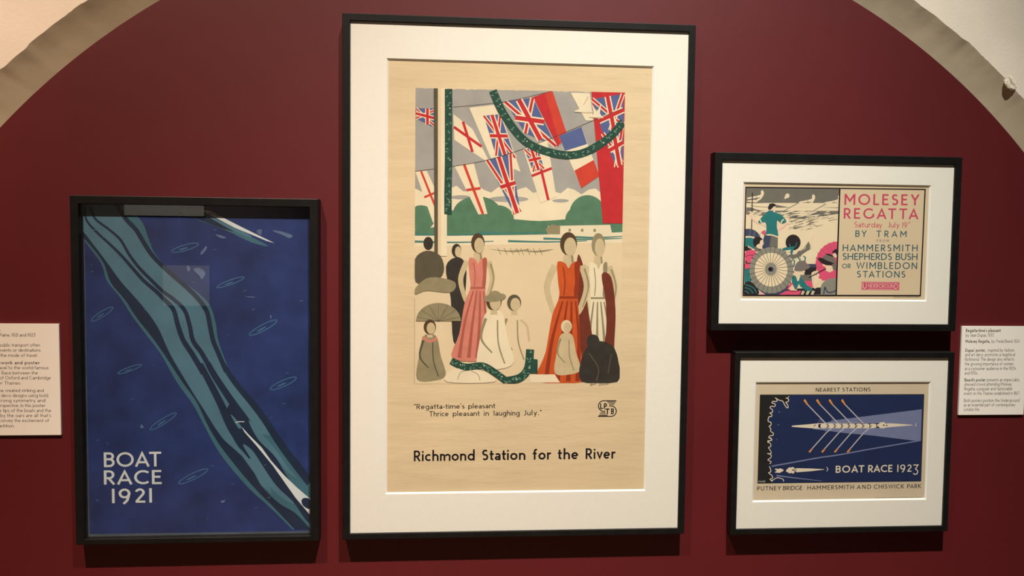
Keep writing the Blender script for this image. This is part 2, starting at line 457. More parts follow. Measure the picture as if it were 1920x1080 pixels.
# ------------------------------------------------------------------ picture frames
def rect_ring(rects):
    """Mitred sweep: each entry is (x0, x1, z0, z1, y); consecutive rectangles are joined by four faces."""
    V, F = [], []
    for x0, x1, z0, z1, y in rects: V += [(x0, y, z0), (x1, y, z0), (x1, y, z1), (x0, y, z1)]
    for r in range(len(rects)-1):
        for k in range(4):
            a, b = 4*r+k, 4*r+(k+1) % 4
            F.append((a, b, b+4, a+4))
    return V, F

def framed(name, label, outer, rails, depth, rebate, glass_y, mount=None, backing_y=-0.010):
    x0, x1, z0, z1 = outer; l, r, b, t = rails
    org = ((x0+x1)/2, 0.0, z0)
    root = thing(name, label, 'picture', org, 'framed posters on the red wall')
    def ins(k, y): return (x0+l*k, x1-r*k, z0+b*k, z1-t*k, y)
    e = 0.0012
    prof = [ins(0, -0.0005), (x0, x1, z0, z1, -depth+e), (x0+e*.4, x1-e*.4, z0+e*.4, z1-e*.4, -depth+e*.35), (x0+e, x1-e, z0+e, z1-e, -depth)]
    ix0, ix1, iz0, iz1, _ = ins(1, 0)
    prof += [(ix0-e, ix1+e, iz0-e, iz1+e, -depth), (ix0-e*.3, ix1+e*.3, iz0-e*.3, iz1+e*.3, -depth+e*.35), (ix0, ix1, iz0, iz1, -depth+e), (ix0, ix1, iz0, iz1, -0.0005)]
    V, F = rect_ring(prof + [prof[0]])
    link_mesh('frame', V, F, M_FRAME, root, origin=org)
    link_mesh('backing_board', *box_mesh(ix0, ix1, backing_y, -0.001, iz0, iz1), M_BACKING, root, origin=org)
    g = link_mesh('glazing', *box_mesh(ix0+.0003, ix1-.0003, glass_y, glass_y+0.002, iz0+.0003, iz1-.0003), GLASS, root, origin=org)
    if mount:
        my, wx0, wx1, wz0, wz1, thick = mount
        V, F = rect_ring([(ix0+.0002, ix1-.0002, iz0+.0002, iz1-.0002, my+thick), (ix0+.0002, ix1-.0002, iz0+.0002, iz1-.0002, my), (wx0-.0012, wx1+.0012, wz0-.0012, wz1+.0012, my)])
        mt = link_mesh('mount', V, F, M_MAT, root, origin=org)
        w = thick*0.85
        V, F = rect_ring([(wx0-.0012, wx1+.0012, wz0-.0012, wz1+.0012, my), (wx0+w, wx1-w, wz0+w, wz1-w, my+thick)])
        bv = link_mesh('bevelled_edge', V, F, M_CORE, mt, origin=org)
        bv.parent = mt
        for v in bv.data.vertices: pass
    return root, org

def sheet(root, org, x0, x1, z0, z1, y, m, name='poster'):
    return link_mesh(name, *box_mesh(x0, x1, y, y+0.0004, z0, z1), m, root, origin=org)
# ------------------------------------------------------------------ left: blue poster, deep frame without a mount
ZB = EYE
LB = [-0.8695, -0.3190, ZB-0.6890, ZB+0.1135]
rootL, orgL = framed('framed_poster', 'black framed dark blue poster with a teal stream, without mount, leftmost of the four pictures', LB, (.0185, .0195, .0125, .0190), 0.033, 0.016, -0.0285, backing_y=-0.0150)
B_BLUE = mat('deep_blue_ink', ink((38, 48, 84), EL), rough=0.7, vary=0.30, scale=14.0)
B_EDGE = mat('worn_grey_paper', ink((84, 82, 80), EL), rough=0.9, vary=0.2, scale=40)
B_TEAL = mat('teal_ink', ink((84, 110, 112), EL), rough=0.7, vary=0.12, scale=14.0)
B_PALE = mat('sea_green_ink', ink((66, 98, 98), EL), rough=0.7, vary=0.10, scale=14.0)
B_DARK = mat('blue_black_ink', ink((27, 39, 54), EL), rough=0.7, vary=0.15, scale=14.0)
B_RING = mat('grey_teal_ink', ink((70, 100, 116), EL), rough=0.7, vary=0.15, scale=30.0)
B_CREAM = mat('cream_ink', ink((226, 205, 180), EL), rough=0.8, vary=0.05, scale=30.0)
B_SPECK = mat('bare_paper_fleck', ink((98, 104, 120), EL), rough=0.9, vary=0.2, scale=60.0)
shL = sheet(rootL, orgL, LB[0]+.0188, LB[1]-.0198, LB[2]+.0128, LB[3]-.0193, -0.0160, B_EDGE)
pr = Print(-0.0160)
pr.part = 'picture'
x0, x1, z0, z1 = LB[0]+.0188, LB[1]-.0198, LB[2]+.0128, LB[3]-.0193
pr.clip = (x0+.0012, z0+.001, x1-.0008, z1)
pr.add([(x0+.004, z0+.0060), (x1-.0015, z0+.0050), (x1-.0015, z1), (x0+.004, z1)], [(0, 1, 2, 3)], B_BLUE)
UPz, DN = (100, 360, 3.177), (100, 700, 2.842)
def px(tr, pts): return [(tr[0]+x/tr[2], tr[1]+y/tr[2]) for x, y in pts]
left = px(UPz, [(150, 90), (165, 250), (205, 315), (285, 425), (320, 530), (400, 630), (470, 740), (560, 860), (640, 965)]) + px(DN, [(660, 50), (740, 160), (800, 270), (870, 400), (960, 520), (1060, 630), (1150, 710), (1275, 832)])
right = px(UPz, [(455, 60), (490, 130), (540, 200), (590, 340), (650, 420), (740, 510), (850, 590), (930, 670), (967, 780), (977, 860), (1000, 940), (1040, 1040)]) + px(DN, [(960, 30), (1060, 160), (1150, 270), (1210, 350), (1290, 450), (1370, 562)])
L_, R_ = spline(left, False, 4), spline(right, False, 4)
pr.poly(L_ + px(DN, [(1370, 832)]) + R_[::-1], B_PALE)
# broad dark ribbon down the left flank
d1l = px(UPz, [(165, 262), (218, 316), (300, 425), (342, 540), (425, 640), (490, 740), (580, 855), (655, 960)]) + px(DN, [(690, 50), (765, 155), (822, 275), (885, 380), (985, 510), (1085, 625), (1180, 720), (1285, 832)])
d1r = px(UPz, [(165, 215), (195, 255), (320, 420), (400, 530), (480, 620), (560, 715), (625, 810), (672, 915), (715, 1000)]) + px(DN, [(742, 100), (800, 190), (862, 290), (915, 360), (1005, 440), (1070, 530), (1110, 600), (1200, 690), (1290, 745), (1370, 830)])
pr.poly(spline(d1l, False, 4) + px(DN, [(1370, 832)]) + spline(d1r, False, 4)[::-1], B_DARK)
# the main stream
ml = d1r[:-4] + px(DN, [(1130, 590), (1180, 640)])
mr = px(UPz, [(385, 60), (420, 155), (485, 222), (530, 300), (582, 375), (650, 448), (725, 515), (800, 580), (868, 650), (905, 715), (918, 800), (940, 880), (972, 960), (1010, 1060)]) + px(DN, [(950, 50), (1040, 160), (1120, 255), (1180, 335)])
m2 = px(DN, [(1150, 340), (1060, 230), (960, 120), (890, 0)])
pr.poly(spline(px(UPz, [(150, 60), (165, 215)]) + d1r[1:9], False, 4) + px(DN, [(742, 100), (800, 190), (862, 290), (915, 360), (1005, 440), (1070, 530), (1110, 600), (1165, 640), (1130, 540), (1060, 450), (990, 400), (930, 300), (880, 200), (1000, 230), (1090, 320)]) + spline(mr, False, 4)[::-1], B_TEAL)
pr.part = 'picture'
def band(tr, pts, w, m, w1=None):
    pr.line(px(tr, pts), w/tr[2], m, True, None if w1 is None else w1/tr[2])
band(UPz, [(188, 90), (198, 168), (262, 243), (330, 305), (402, 375), (470, 452), (540, 530), (610, 590), (660, 640), (715, 700), (742, 795), (775, 885), (830, 970), (895, 1080)], 11, B_DARK, 34)
band(UPz, [(222, 90), (250, 160), (330, 222), (400, 285), (450, 370), (510, 450), (580, 522), (650, 590), (720, 642), (782, 705), (812, 795), (832, 885), (885, 962), (950, 1078)], 12, B_DARK, 30)
band(UPz, [(366, 60), (430, 158), (492, 225), (535, 295), (585, 372), (655, 445), (725, 508), (802, 575), (870, 645), (915, 715), (935, 805), (952, 885), (985, 965), (1030, 1070)], 26, B_DARK, 28)
band(DN, [(782, -50), (808, 0), (858, 95), (905, 190), (945, 280), (1005, 372), (1062, 440)], 30, B_DARK, 50)
band(DN, [(822, -55), (852, 0), (900, 75), (958, 160), (1020, 245), (1090, 350), (1160, 430)], 30, B_DARK, 46)
band(DN, [(906, -50), (935, 0), (985, 70), (1060, 160), (1130, 252), (1180, 330), (1250, 430), (1370, 585)], 25, B_DARK, 44)
pr.poly(spline(px(DN, [(925, 190), (962, 160), (1020, 255), (1100, 365), (1180, 440), (1260, 570), (1366, 690), (1366, 800), (1300, 715), (1290, 700), (1230, 670), (1130, 560), (1050, 450), (985, 390), (935, 290)]), True, 3), B_DARK)
pr.poly(spline(px(DN, [(1010, 380), (1060, 410), (1120, 500), (1190, 600), (1285, 692), (1230, 672), (1140, 590), (1070, 480)]), True, 4), B_TEAL)
pr.poly(spline(px(DN, [(1040, 250), (1100, 310), (1180, 400), (1250, 500), (1300, 560), (1240, 520), (1170, 430), (1090, 350)]), True, 4), B_TEAL)
pr.poly(spline(px(DN, [(945, 222), (965, 235), (1003, 285), (985, 290)]), True, 4), B_TEAL)
pr.poly(px(DN, [(1003, 284), (1040, 325), (1110, 395), (1160, 465), (1232, 545), (1300, 610), (1366, 666), (1366, 752), (1290, 662), (1170, 492), (1078, 380), (1018, 312)]), B_CREAM)
pr.poly(spline(px(DN, [(1366, 672), (1338, 664), (1322, 678), (1332, 706), (1366, 722)]), True, 4), B_DARK)
pr.line(px(DN, [(970, 262), (990, 257), (1018, 258)]), 1.4, B_CREAM)
# second bow at the top edge, with its wake
pr.poly(spline(px(UPz, [(745, 108), (890, 108), (980, 165), (1100, 222), (1190, 272), (1282, 322), (1180, 300), (1020, 225), (860, 165)]), True, 4), B_PALE)
pr.poly(spline(px(UPz, [(800, 140), (900, 135), (1010, 190), (1090, 235), (1000, 215), (880, 170)]), True, 4), B_DARK)
pr.poly(spline(px(UPz, [(930, 150), (1010, 178), (1110, 222), (1185, 270), (1080, 236)]), True, 4), B_TEAL)
pr.poly(px(UPz, [(880, 104), (940, 116), (1100, 198), (1230, 262), (1317, 304), (1272, 292), (1080, 212), (965, 152)]), B_CREAM)
pr.line(px(UPz, [(925, 122), (990, 146)]), 1.8, B_DARK)
pr.poly(px(UPz, [(1210, 232), (1225, 222), (1243, 224), (1238, 258), (1216, 246)]), B_SPECK)
for (tr, x, y, ln, wd, rot) in ((UPz, 785, 332, 165, 42, -16), (UPz, 1055, 538, 172, 34, -20), (UPz, 1250, 808, 186, 44, -28), (UPz, 290, 728, 152, 40, -32),
                                (UPz, 455, 1055, 150, 30, -20), (DN, 1225, 54, 152, 40, -24), (DN, 585, 256, 165, 36, -32), (DN, 745, 549, 172, 40, -26)):
    c = px(tr, [(x, y)])[0]; k = tr[2]
    pr.oval(c[0], c[1], ln/2/k, wd/2/k*.8, 1.6, B_RING, rot)
    pr.ell(c[0]-.06*ln/k*math.cos(math.radians(rot)), c[1]-.06*ln/k*math.sin(math.radians(rot))+1, ln*.17/k, wd*.10/k, B_RING, rot)
for (tr, pts) in ((UPz, [(1310, 228), (1360, 235), (1425, 258), (1405, 275), (1370, 258), (1320, 240)]), (UPz, [(835, 462), (870, 452), (905, 480), (885, 520), (868, 495)]),
                  (UPz, [(800, 435), (815, 455), (806, 475), (796, 458)]), (UPz, [(910, 322), (912, 342), (885, 372), (878, 360)]), (UPz, [(1292, 732), (1300, 740), (1294, 757)]),
                  (DN, [(463, 290), (470, 272), (482, 290)]), (UPz, [(965, 255), (1000, 258), (1030, 272), (1005, 276)]), (DN, [(890, 682), (915, 676), (905, 690)]), (UPz, [(1140, 622), (1200, 624), (1190, 629)])):
    pr.poly(spline(px(tr, pts), True, 3), B_SPECK)
for k in range(46):
    x, y = rnd.uniform(165, 572), rnd.uniform(400, 985)
    pr.ell(x, y, rnd.uniform(.8, 4.2), rnd.uniform(.3, .8), B_RING if k % 3 else B_PALE, rnd.uniform(-30, 10))
pr.part = 'title_lettering'
pr.text('BOAT', (195, 875.9), (302.6, 874.3), 27.6, B_CREAM, .072, 0, 1.22)
pr.text('RACE', (195, 908.6), (303.2, 907.6), 26.6, B_CREAM, .072, 0, 1.22)
pr.text('1921', (210.2, 943.4), (285.0, 942.2), 27.0, B_CREAM, .072, 0, 1.22)
pr.build(shL, orgL)

# ------------------------------------------------------------------ centre: tall poster on cream paper
CB = [-0.2641, 0.5603, ZB-0.6877, ZB+0.5373]
rootC, orgC = framed('framed_poster', 'tall black framed poster with flags and figures above black lettering, largest of the four pictures', CB, (.0175, .0160, .0143, .0165), 0.033, 0.006, -0.0306, (-0.0283, -0.1631, 0.4618, ZB-0.5799, ZB+0.4382, 0.0030), backing_y=-0.0232)
PAPER = mat('cream_poster_paper', ink((226, 199, 156)), rough=0.75, spec=0.2, vary=0.045, scale=5.0, bump=0.55, bscale=(5, 5, 22), bdist=0.0035)
shC = sheet(rootC, orgC, -0.175, 0.474, ZB-0.592, ZB+0.450, -0.0251, PAPER)
BLACK = mat('black_ink', ink((24, 18, 24)), rough=0.6)
GREY = mat('warm_grey_wash', ink((166, 158, 146)), rough=0.8, vary=0.08, scale=20)
CREAM = mat('pale_cream_wash', ink((236, 216, 178)), rough=0.8, vary=0.04, scale=16)
SAND = mat('sand_wash', ink((228, 202, 160)), rough=0.8, vary=0.04, scale=10)
GREEN = mat('leaf_green_wash', ink((88, 124, 92)), rough=0.8, vary=0.12, scale=40)
DKGRN = mat('garland_green', ink((40, 74, 58)), rough=0.8, vary=0.25, scale=120)
LTGRN = mat('garland_highlight', ink((106, 142, 118)), rough=0.8)
TEALW = mat('river_green_wash', ink((70, 122, 108)), rough=0.8, vary=0.1, scale=40)
RED = mat('flag_red', ink((196, 44, 46)), rough=0.8, vary=0.08, scale=40)
SCAR = mat('scarlet', ink((206, 66, 46)), rough=0.8, vary=0.08, scale=40)
BLUE = mat('flag_blue', ink((88, 98, 140)), rough=0.8, vary=0.06, scale=40)
CORAL = mat('coral_wash', ink((214, 130, 108)), rough=0.8, vary=0.08, scale=60)
CORD = mat('coral_fold', ink((176, 92, 74)), rough=0.8)
ORANGE = mat('orange_wash', ink((204, 86, 34)), rough=0.8, vary=0.08, scale=60)
ORD = mat('orange_fold', ink((150, 52, 22)), rough=0.8)
MAROON = mat('maroon_wash', ink((116, 50, 32)), rough=0.8, vary=0.1, scale=60)
OLIVE = mat('olive_wash', ink((150, 136, 100)), rough=0.8, vary=0.1, scale=50)
OLD = mat('olive_dark', ink((92, 82, 62)), rough=0.8, vary=0.1, scale=50)
SKIN = mat('bisque_wash', ink((206, 182, 138)), rough=0.8, vary=0.06, scale=60)
HAIR = mat('brown_wash', ink((84, 60, 38)), rough=0.8, vary=0.1, scale=90)
INKY = mat('charcoal_wash', ink((56, 50, 42)), rough=0.8, vary=0.15, scale=60)
pc = Print(-0.0251)
pc.part = 'picture'
TLc, TRc, BRc, BLc = (778.6, 164.8), (1171.8, 173.6), (1162, 719), (776.6, 719)
def pic(u, v):
    a = (TLc[0]+(TRc[0]-TLc[0])*u, TLc[1]+(TRc[1]-TLc[1])*u); b = (BLc[0]+(BRc[0]-BLc[0])*u, BLc[1]+(BRc[1]-BLc[1])*u)
    return a[0]+(b[0]-a[0])*v, a[1]+(b[1]-a[1])*v
_a, _b, _c = on_plane(*BLc, -0.0251), on_plane(*BRc, -0.0251), on_plane(*TRc, -0.0251)
pc.clip = (_a[0], _a[1], _c[0], _c[1]+.003)
top = [pic(i/60, (0.0035 if i % 2 else 0.0)*rnd.random()) for i in range(61)]
pc.poly(top + [pic(1, .385), pic(0, .385)], GREY)
pc.poly([pic(0, .34)] + [pic(i/30, .34+.012*math.sin(i*1.9)) for i in range(31)] + [pic(1, .56), pic(0, .56)], CREAM)
for (u, v, w, hh) in ((.45, .372, .12, .010), (.70, .375, .05, .006), (.22, .368, .06, .007)):
    c = pic(u, v); pc.ell(c[0], c[1], w*390/2*1.6, hh*560, GREY)
pc.poly([pic(0, .535), pic(1, .515), pic(1, 1), pic(0, 1)], SAND)
# far bank, trees and a boat house
pc.poly(spline([pic(u, v) for u, v in ((0, .48), (.2, .462), (.42, .44), (.6, .445), (.8, .435), (1, .44), (1, .48), (0, .50))], True, 4), GREEN)
for u, v, a, b in ((.30, .425, 46, 34), (.40, .44, 30, 26), (.22, .45, 30, 24), (.83, .42, 34, 36), (.78, .44, 22, 24), (.03, .44, 26, 24)):
    c = pic(u, v); pc.ell(c[0], c[1], a, b, GREEN)
for a, b in ((0, .495), (.3, .487), (.62, .505), (.0, .52), (.45, .515), (.75, .498)):
    p0, p1 = pic(a, b), pic(min(a+.38, 1), b-.004); pc.line([p0, ((p0[0]+p1[0])/2, p0[1]+1.5), p1], 4.2, TEALW, True, 1.5)
pc.poly([pic(.64, .462), pic(.94, .455), pic(.95, .485), pic(.65, .492)], CREAM)
pc.poly([pic(.63, .472), pic(.66, .455), pic(.70, .462), pic(.70, .490), pic(.64, .490)], OLIVE)
for u in (.74, .80, .86): pc.poly([pic(u, .470), pic(u+.012, .470), pic(u+.012, .480), pic(u, .480)], OLIVE)
for u0 in (.36, .47):
    pc.poly(spline([pic(u0, .543), pic(u0+.10, .547), pic(u0+.20, .541), pic(u0+.12, .553)], True, 4), OLIVE)
    for k in range(4): p = pic(u0+.04+.03*k, .538); pc.line([p, (p[0]+6, p[1]+13)], .8, OLD)
# bunting: plain signal flags on two lines
def quad(q, a, b):
    (x0_, y0_), (x1_, y1_), (x2_, y2_), (x3_, y3_) = q
    tx, ty = x0_+(x1_-x0_)*a, y0_+(y1_-y0_)*a; bx_, by_ = x3_+(x2_-x3_)*a, y3_+(y2_-y3_)*a
    return tx+(bx_-tx)*b, ty+(by_-ty)*b
def flag(q, field, cross=None, diag=False, w=5):
    pc.poly(q, field)
    Q = lambda a, b: quad(q, a, b)
    if diag:
        for e0, e1 in (((0, 0), (1, 1)), ((1, 0), (0, 1))):
            pc.line([Q(*e0), Q(*e1)], w*1.2, CREAM); pc.line([Q(*e0), Q(*e1)], w*.6, RED)
        for e0, e1 in (((.5, 0), (.5, 1)), ((0, .5), (1, .5))):
            pc.line([Q(*e0), Q(*e1)], w*1.7, CREAM)
    if cross:
        for e0, e1 in (((.5, 0), (.5, 1)), ((0, .5), (1, .5))): pc.line([Q(*e0), Q(*e1)], w, cross)
flag([(779, 203), (824, 203), (824, 245), (779, 222)], BLUE, RED, True, 5)
flag([(850, 214), (886, 242), (920, 308), (852, 262)], CREAM, RED, False, 5)
flag([(880, 202), (934, 196), (976, 322), (922, 300)], CREAM)
flag([(907, 217), (938, 214), (966, 296), (930, 292)], BLUE, RED, True, 6)
flag([(947, 191), (999, 183), (1042, 274), (985, 250)], BLUE, RED, True, 8)
flag([(1000, 182), (1032, 171), (1058, 250), (1046, 276)], RED)
flag([(1022, 176), (1036, 171), (1062, 248), (1050, 272)], SCAR)
flag([(779, 322), (800, 320), (838, 400), (812, 418)], CREAM, SCAR, False, 4)
flag([(852, 311), (888, 305), (914, 401), (897, 402)], CREAM, SCAR, False, 5)
flag([(913, 300), (957, 288), (976, 397), (964, 402)], BLUE, RED, True, 7)
flag([(981, 279), (1026, 262), (1043, 369), (1013, 381)], CREAM, RED, False, 5)
flag([(983, 280), (1008, 276), (1020, 316), (1000, 322)], BLUE, RED, True, 5)
flag([(1048, 255), (1090, 238), (1124, 330), (1090, 352)], CREAM)
flag([(1048, 255), (1090, 238), (1101, 270), (1060, 283)], BLUE)
flag([(1077, 320), (1113, 300), (1124, 330), (1090, 353)], SCAR)
flag([pic(.84, .0), pic(1, .0), pic(1, .45), pic(.905, .45)], RED)
flag([(1110, 186), (1168, 176), (1170, 236), (1136, 268)], BLUE, RED, True, 7)
flag([(1130, 250), (1168, 228), (1168, 306), (1155, 314)], BLUE, RED, True, 7)
flag([(1070, 174), (1106, 175), (1112, 226), (1098, 226)], CREAM)
for pts in ([(850, 201), (950, 190), (1034, 171)], [(778, 321), (900, 303), (1000, 272), (1112, 226), (1171, 202)]):
    pc.line(pts, .7, OLD, True)
for (x, y, k) in ((1092, 205, 1.0), (1116, 216, .8)):
    pc.poly(spline([(x-16*k, y+4*k), (x-4*k, y-3*k), (x-8*k, y-26*k), (x+4*k, y-10*k), (x+14*k, y-28*k), (x+11*k, y-4*k), (x+20*k, y+6*k), (x+4*k, y+7*k)], True, 3), CREAM)
    pc.line([(x-14*k, y+5*k), (x+4*k, y+6*k), (x+18*k, y+6*k)], .9, OLIVE, True); pc.line([(x+2*k, y-8*k), (x+11*k, y-24*k)], .8, OLIVE)
# mast and leafy swags
pc.poly([pic(.088, .0), (820, 480), (838, 480), (838, 165.9)], CREAM)
pc.poly([pic(.088, .0), (814.5, 480), (822, 480), (822, 165.6)], OLD)
pc.poly([(821, 165.6), (821, 480), (827, 480), (827, 165.8)], SAND)
def swag(pts, w, k=1):
    pc.line(pts, w, DKGRN, True)
    sp = spline(pts, False, 8)
    for i in range(2, len(sp)-1, 2):
        for q in range(k):
            x, y = sp[i][0]+rnd.uniform(-.3, .3)*w, sp[i][1]+rnd.uniform(-.3, .3)*w
            pc.ell(x, y, w*.19, w*.07, LTGRN, rnd.uniform(-70, 70))
    for i in range(5, len(sp), 11): pc.ell(sp[i][0]+w*.2, sp[i][1], 1.1, 1.1, CREAM)
swag([(841, 167), (841, 230), (841, 300), (840, 360), (840, 402)], 14, 2)
swag([(924, 170), (945, 215), (985, 265), (1040, 288), (1090, 288), (1140, 260), (1169, 228)], 15, 2)
# generic regatta crowd: plain faceless figures on the bank
def figure(x, head, foot, dress, fold, hair, k=1.0, lean=0, arms=True, half=None):
    H = foot-head; hw = H*.075*k
    x2 = x+lean
    pc.poly(spline([(x-hw*.35, head+H*.14), (x+hw*.35, head+H*.14), (x+hw*.45, head+H*.24), (x-hw*.45, head+H*.24)], True, 3), SKIN)
    if arms:
        for s in (-1, 1):
            pc.line([(x+s*hw*1.15, head+H*.22), (x+s*hw*1.7+lean*.2, head+H*.36), (x+s*hw*1.25+lean*.3, head+H*.50), (x+s*hw*.9+lean*.4, head+H*.55)], hw*.62, SKIN, True, hw*.4)
    pc.poly(spline([(x-hw*.95, head+H*.20), (x-hw*.3, head+H*.205), (x, head+H*.24), (x+hw*.3, head+H*.205), (x+hw*.95, head+H*.20), (x+hw*.9, head+H*.32), (x+hw*.8, head+H*.43),
                    (x+hw*1.15+lean*.4, head+H*.56), (x+hw*1.5+lean*.7, head+H*.8), (x2+hw*2.0, foot), (x2-hw*2.0, foot), (x-hw*1.5+lean*.7, head+H*.8), (x-hw*1.15+lean*.4, head+H*.56), (x-hw*.8, head+H*.43), (x-hw*.9, head+H*.32)], True, 4), dress)
    pc.poly(spline([(x+hw*.5, head+H*.21), (x+hw*.95, head+H*.20), (x+hw*.9, head+H*.32), (x+hw*.8, head+H*.42), (x+hw*.45, head+H*.42), (x+hw*.55, head+H*.32)], True, 3), fold)
    pc.line([(x-hw*.45, head+H*.23), (x-hw*.3, head+H*.33), (x-hw*.4, head+H*.42)], hw*.10, fold, True)
    if arms: pc.line([(x+hw*1.35, head+H*.24), (x+hw*1.82+lean*.2, head+H*.36), (x+hw*1.38+lean*.3, head+H*.50)], hw*.16, OLIVE, True, hw*.08)
    pc.line([(x+hw*.28, head+H*.155), (x+hw*.36, head+H*.20)], hw*.16, OLIVE)
    for s, b in ((-1.3, -.5), (-.3, -.1), (.6, .25), (1.4, .6)):
        pc.line([(x+b*hw, head+H*.46), (x+lean*.5+(s+b)*hw*.6, head+H*.72), (x2+s*hw, foot-1)], hw*.13, fold, True, hw*.4)
    pc.line([(x-hw*.8, head+H*.435), (x+hw*.8, head+H*.435)], hw*.2, fold)
    pc.ell(x, head+H*.075, hw*.72, H*.078, hair)
    pc.ell(x+hw*.14, head+H*.095, hw*.52, H*.062, SKIN)
def sitter(x, y, s, coat, hair, fold=OLD):
    pc.poly(spline([(x-10*s, y+20*s), (x, y+15*s), (x+10*s, y+20*s), (x+15*s, y+45*s), (x+22*s, y+72*s), (x+6*s, y+80*s), (x-18*s, y+78*s), (x-15*s, y+45*s)], True, 4), coat)
    pc.line([(x-9*s, y+24*s), (x-14*s, y+46*s), (x-2*s, y+62*s)], 3.4*s, fold, True, 1.5*s)
    pc.line([(x+4*s, y+26*s), (x+5*s, y+52*s), (x+12*s, y+74*s)], 1.6*s, fold, True)
    pc.poly([(x-3*s, y+10*s), (x+3*s, y+10*s), (x+4*s, y+20*s), (x-4*s, y+20*s)], SKIN)
    pc.ell(x, y+5*s, 8.5*s, 10*s, hair); pc.ell(x+1.5*s, y+7*s, 6*s, 8*s, SKIN)
pc.poly(spline([(778, 486), (800, 470), (826, 480), (832, 510), (812, 530), (779, 528)], True, 4), OLD)
pc.ell(803, 456, 9, 12, INKY)
pc.poly(spline([(836, 500), (858, 482), (874, 500), (872, 560), (868, 640), (850, 640), (845, 560)], True, 4), INKY)
pc.ell(856, 470, 9, 13, INKY); pc.ell(859, 472, 6, 10, SKIN)
pc.poly(spline([(779, 540), (806, 520), (852, 528), (846, 548), (800, 545), (779, 552)], True, 4), OLIVE)
figure(896, 438, 672, CORAL, CORD, HAIR, 1.0, -12)
figure(1122, 438, 716, CREAM, OLIVE, OLIVE, .85, 4)
pc.poly(spline([(1128, 515), (1146, 520), (1154, 580), (1152, 640), (1148, 700), (1122, 716), (1110, 690), (1134, 640), (1136, 570)], True, 4), MAROON)
pc.poly(spline([(1082, 486), (1094, 500), (1100, 560), (1112, 640), (1118, 700), (1094, 716), (1086, 640)], True, 4), MAROON)
figure(1066, 436, 716, ORANGE, ORD, HAIR, 1.05, -14)
pc.ell(822, 602, 42, 34, OLIVE, 0, 180, 360)
for k in range(7):
    a = math.pi+math.pi*(k+.5)/7; pc.line([(822, 602), (822+41*math.cos(a), 602+33*math.sin(a))], .7, OLD)
sitter(806, 606, 1.35, OLIVE, HAIR)
pc.line([(792, 632), (806, 640), (820, 634)], 5, CORAL, True)
sitter(964, 560, 1.55, SAND, OLD, OLIVE)
pc.line([(976, 600), (988, 612), (992, 640)], 4.5, SKIN, True)
sitter(926, 556, 1.7, CREAM, HAIR, OLIVE)
pc.ell(928, 558, 21, 8, OLIVE, -8); pc.ell(928, 553, 11, 8, OLIVE)
sitter(1062, 606, 1.2, SKIN, SAND, OLIVE)
pc.poly(spline([(1094, 662), (1118, 640), (1148, 648), (1160, 680), (1158, 716), (1090, 716)], True, 4), INKY)
pc.ell(1112, 640, 12, 13, INKY)
pc.line([(1104, 662), (1122, 690), (1118, 714)], 2.0, OLD, True); pc.line([(1146, 664), (1140, 700)], 1.6, OLD, True)
pc.poly(spline([(838, 716), (846, 694), (880, 690), (914, 700), (926, 716)], True, 4), CREAM)
pc.line([(858, 712), (864, 698), (880, 694)], 1.2, OLIVE, True); pc.line([(900, 713), (896, 702), (884, 696)], 1.2, OLIVE, True)
pc.poly([(994, 702), (1040, 702), (1050, 717), (994, 717)], CREAM)
swag([(846, 676), (872, 688), (905, 686), (930, 700), (950, 715)], 13, 2)
swag([(950, 714), (975, 708), (990, 690), (994, 655)], 15, 2)
pc.poly([(996, 672), (1008, 674), (1008, 700), (994, 700)], DKGRN)
pc.line([(777, 719), (777.5, 560)], .6, OLD); pc.line([(777, 719), (1162, 719)], .6, OLIVE)
pc.clip = None
pc.part = 'signature'
pc.text('Jean.', (1105, 722.5), (1119, 722), 4.6, INKY, .05, .3)
pc.text('Dupas', (1123, 722.5), (1141, 721.5), 4.8, INKY, .05, .3)
pc.part = 'quotation_lettering'
pc.text('\u201cRegatta-time\u2019s', (776.5, 767.3), (871.0, 766.2), 9.6, BLACK, .066)
pc.text('pleasant', (878.0, 766.2), (928.8, 765.3), 9.6, BLACK, .066)
pc.text('Thrice', (804.8, 780.8), (841.0, 780.4), 9.8, BLACK, .066)
pc.text('pleasant', (849.0, 780.4), (899.6, 779.8), 9.8, BLACK, .066)
pc.text('in', (907.2, 779.8), (916.8, 779.7), 9.8, BLACK, .066)
pc.text('laughing', (925.6, 779.6), (974.4, 779.0), 9.8, BLACK, .066)
pc.text('July.\u201d', (982.0, 779.0), (1015.6, 778.4), 9.8, BLACK, .066)
pc.part = 'title_lettering'
for w, a, b in (('Richmond', 270, 676), ('Station', 724, 1014), ('for', 1062, 1185), ('the', 1230, 1366), ('River', 1415, 1614)):
    xa, xb = 700+a/3.5556, 700+b/3.5556
    yb = lambda x: 865.0-(x-776)*5.0/378
    pc.text(w, (xa, yb(xa)), (xb, yb(xb)), 20.2, BLACK, .082, 0, 1.22)
pc.part = 'emblem'
pc.frame(1080, 720, 13.5)
pc.line([(1022, 425), (700, 425)]+[(x, y) for x, y in arc(700, 557, 132, 132, -90, -270, 16)][1:]+[(742, 690)], 24, BLACK)
pc.line([(840, 557), (890, 557)]+[(x, y) for x, y in arc(890, 688, 130, 131, -90, 90, 16)][1:]+[(558, 819)], 24, BLACK)
for y, a, b in ((462, 790, 1000), (492, 828, 984), (522, 842, 966), (720, 618, 742), (750, 600, 758), (786, 580, 800)):
    pc.line([(a, y), (b, y)], 16, BLACK)
pc.line([(782, 444), (1010, 444)], 8, BLACK); pc.line([(572, 802), (800, 802)], 8, BLACK)
pc.frame()
E4 = lambda x, y: (1080+x/13.5, 720+y/13.5)
pc.text('L', E4(608, 632), E4(690, 632), 10.6, BLACK, .10)
pc.text('P', E4(703, 632), E4(796, 632), 10.8, BLACK, .10)
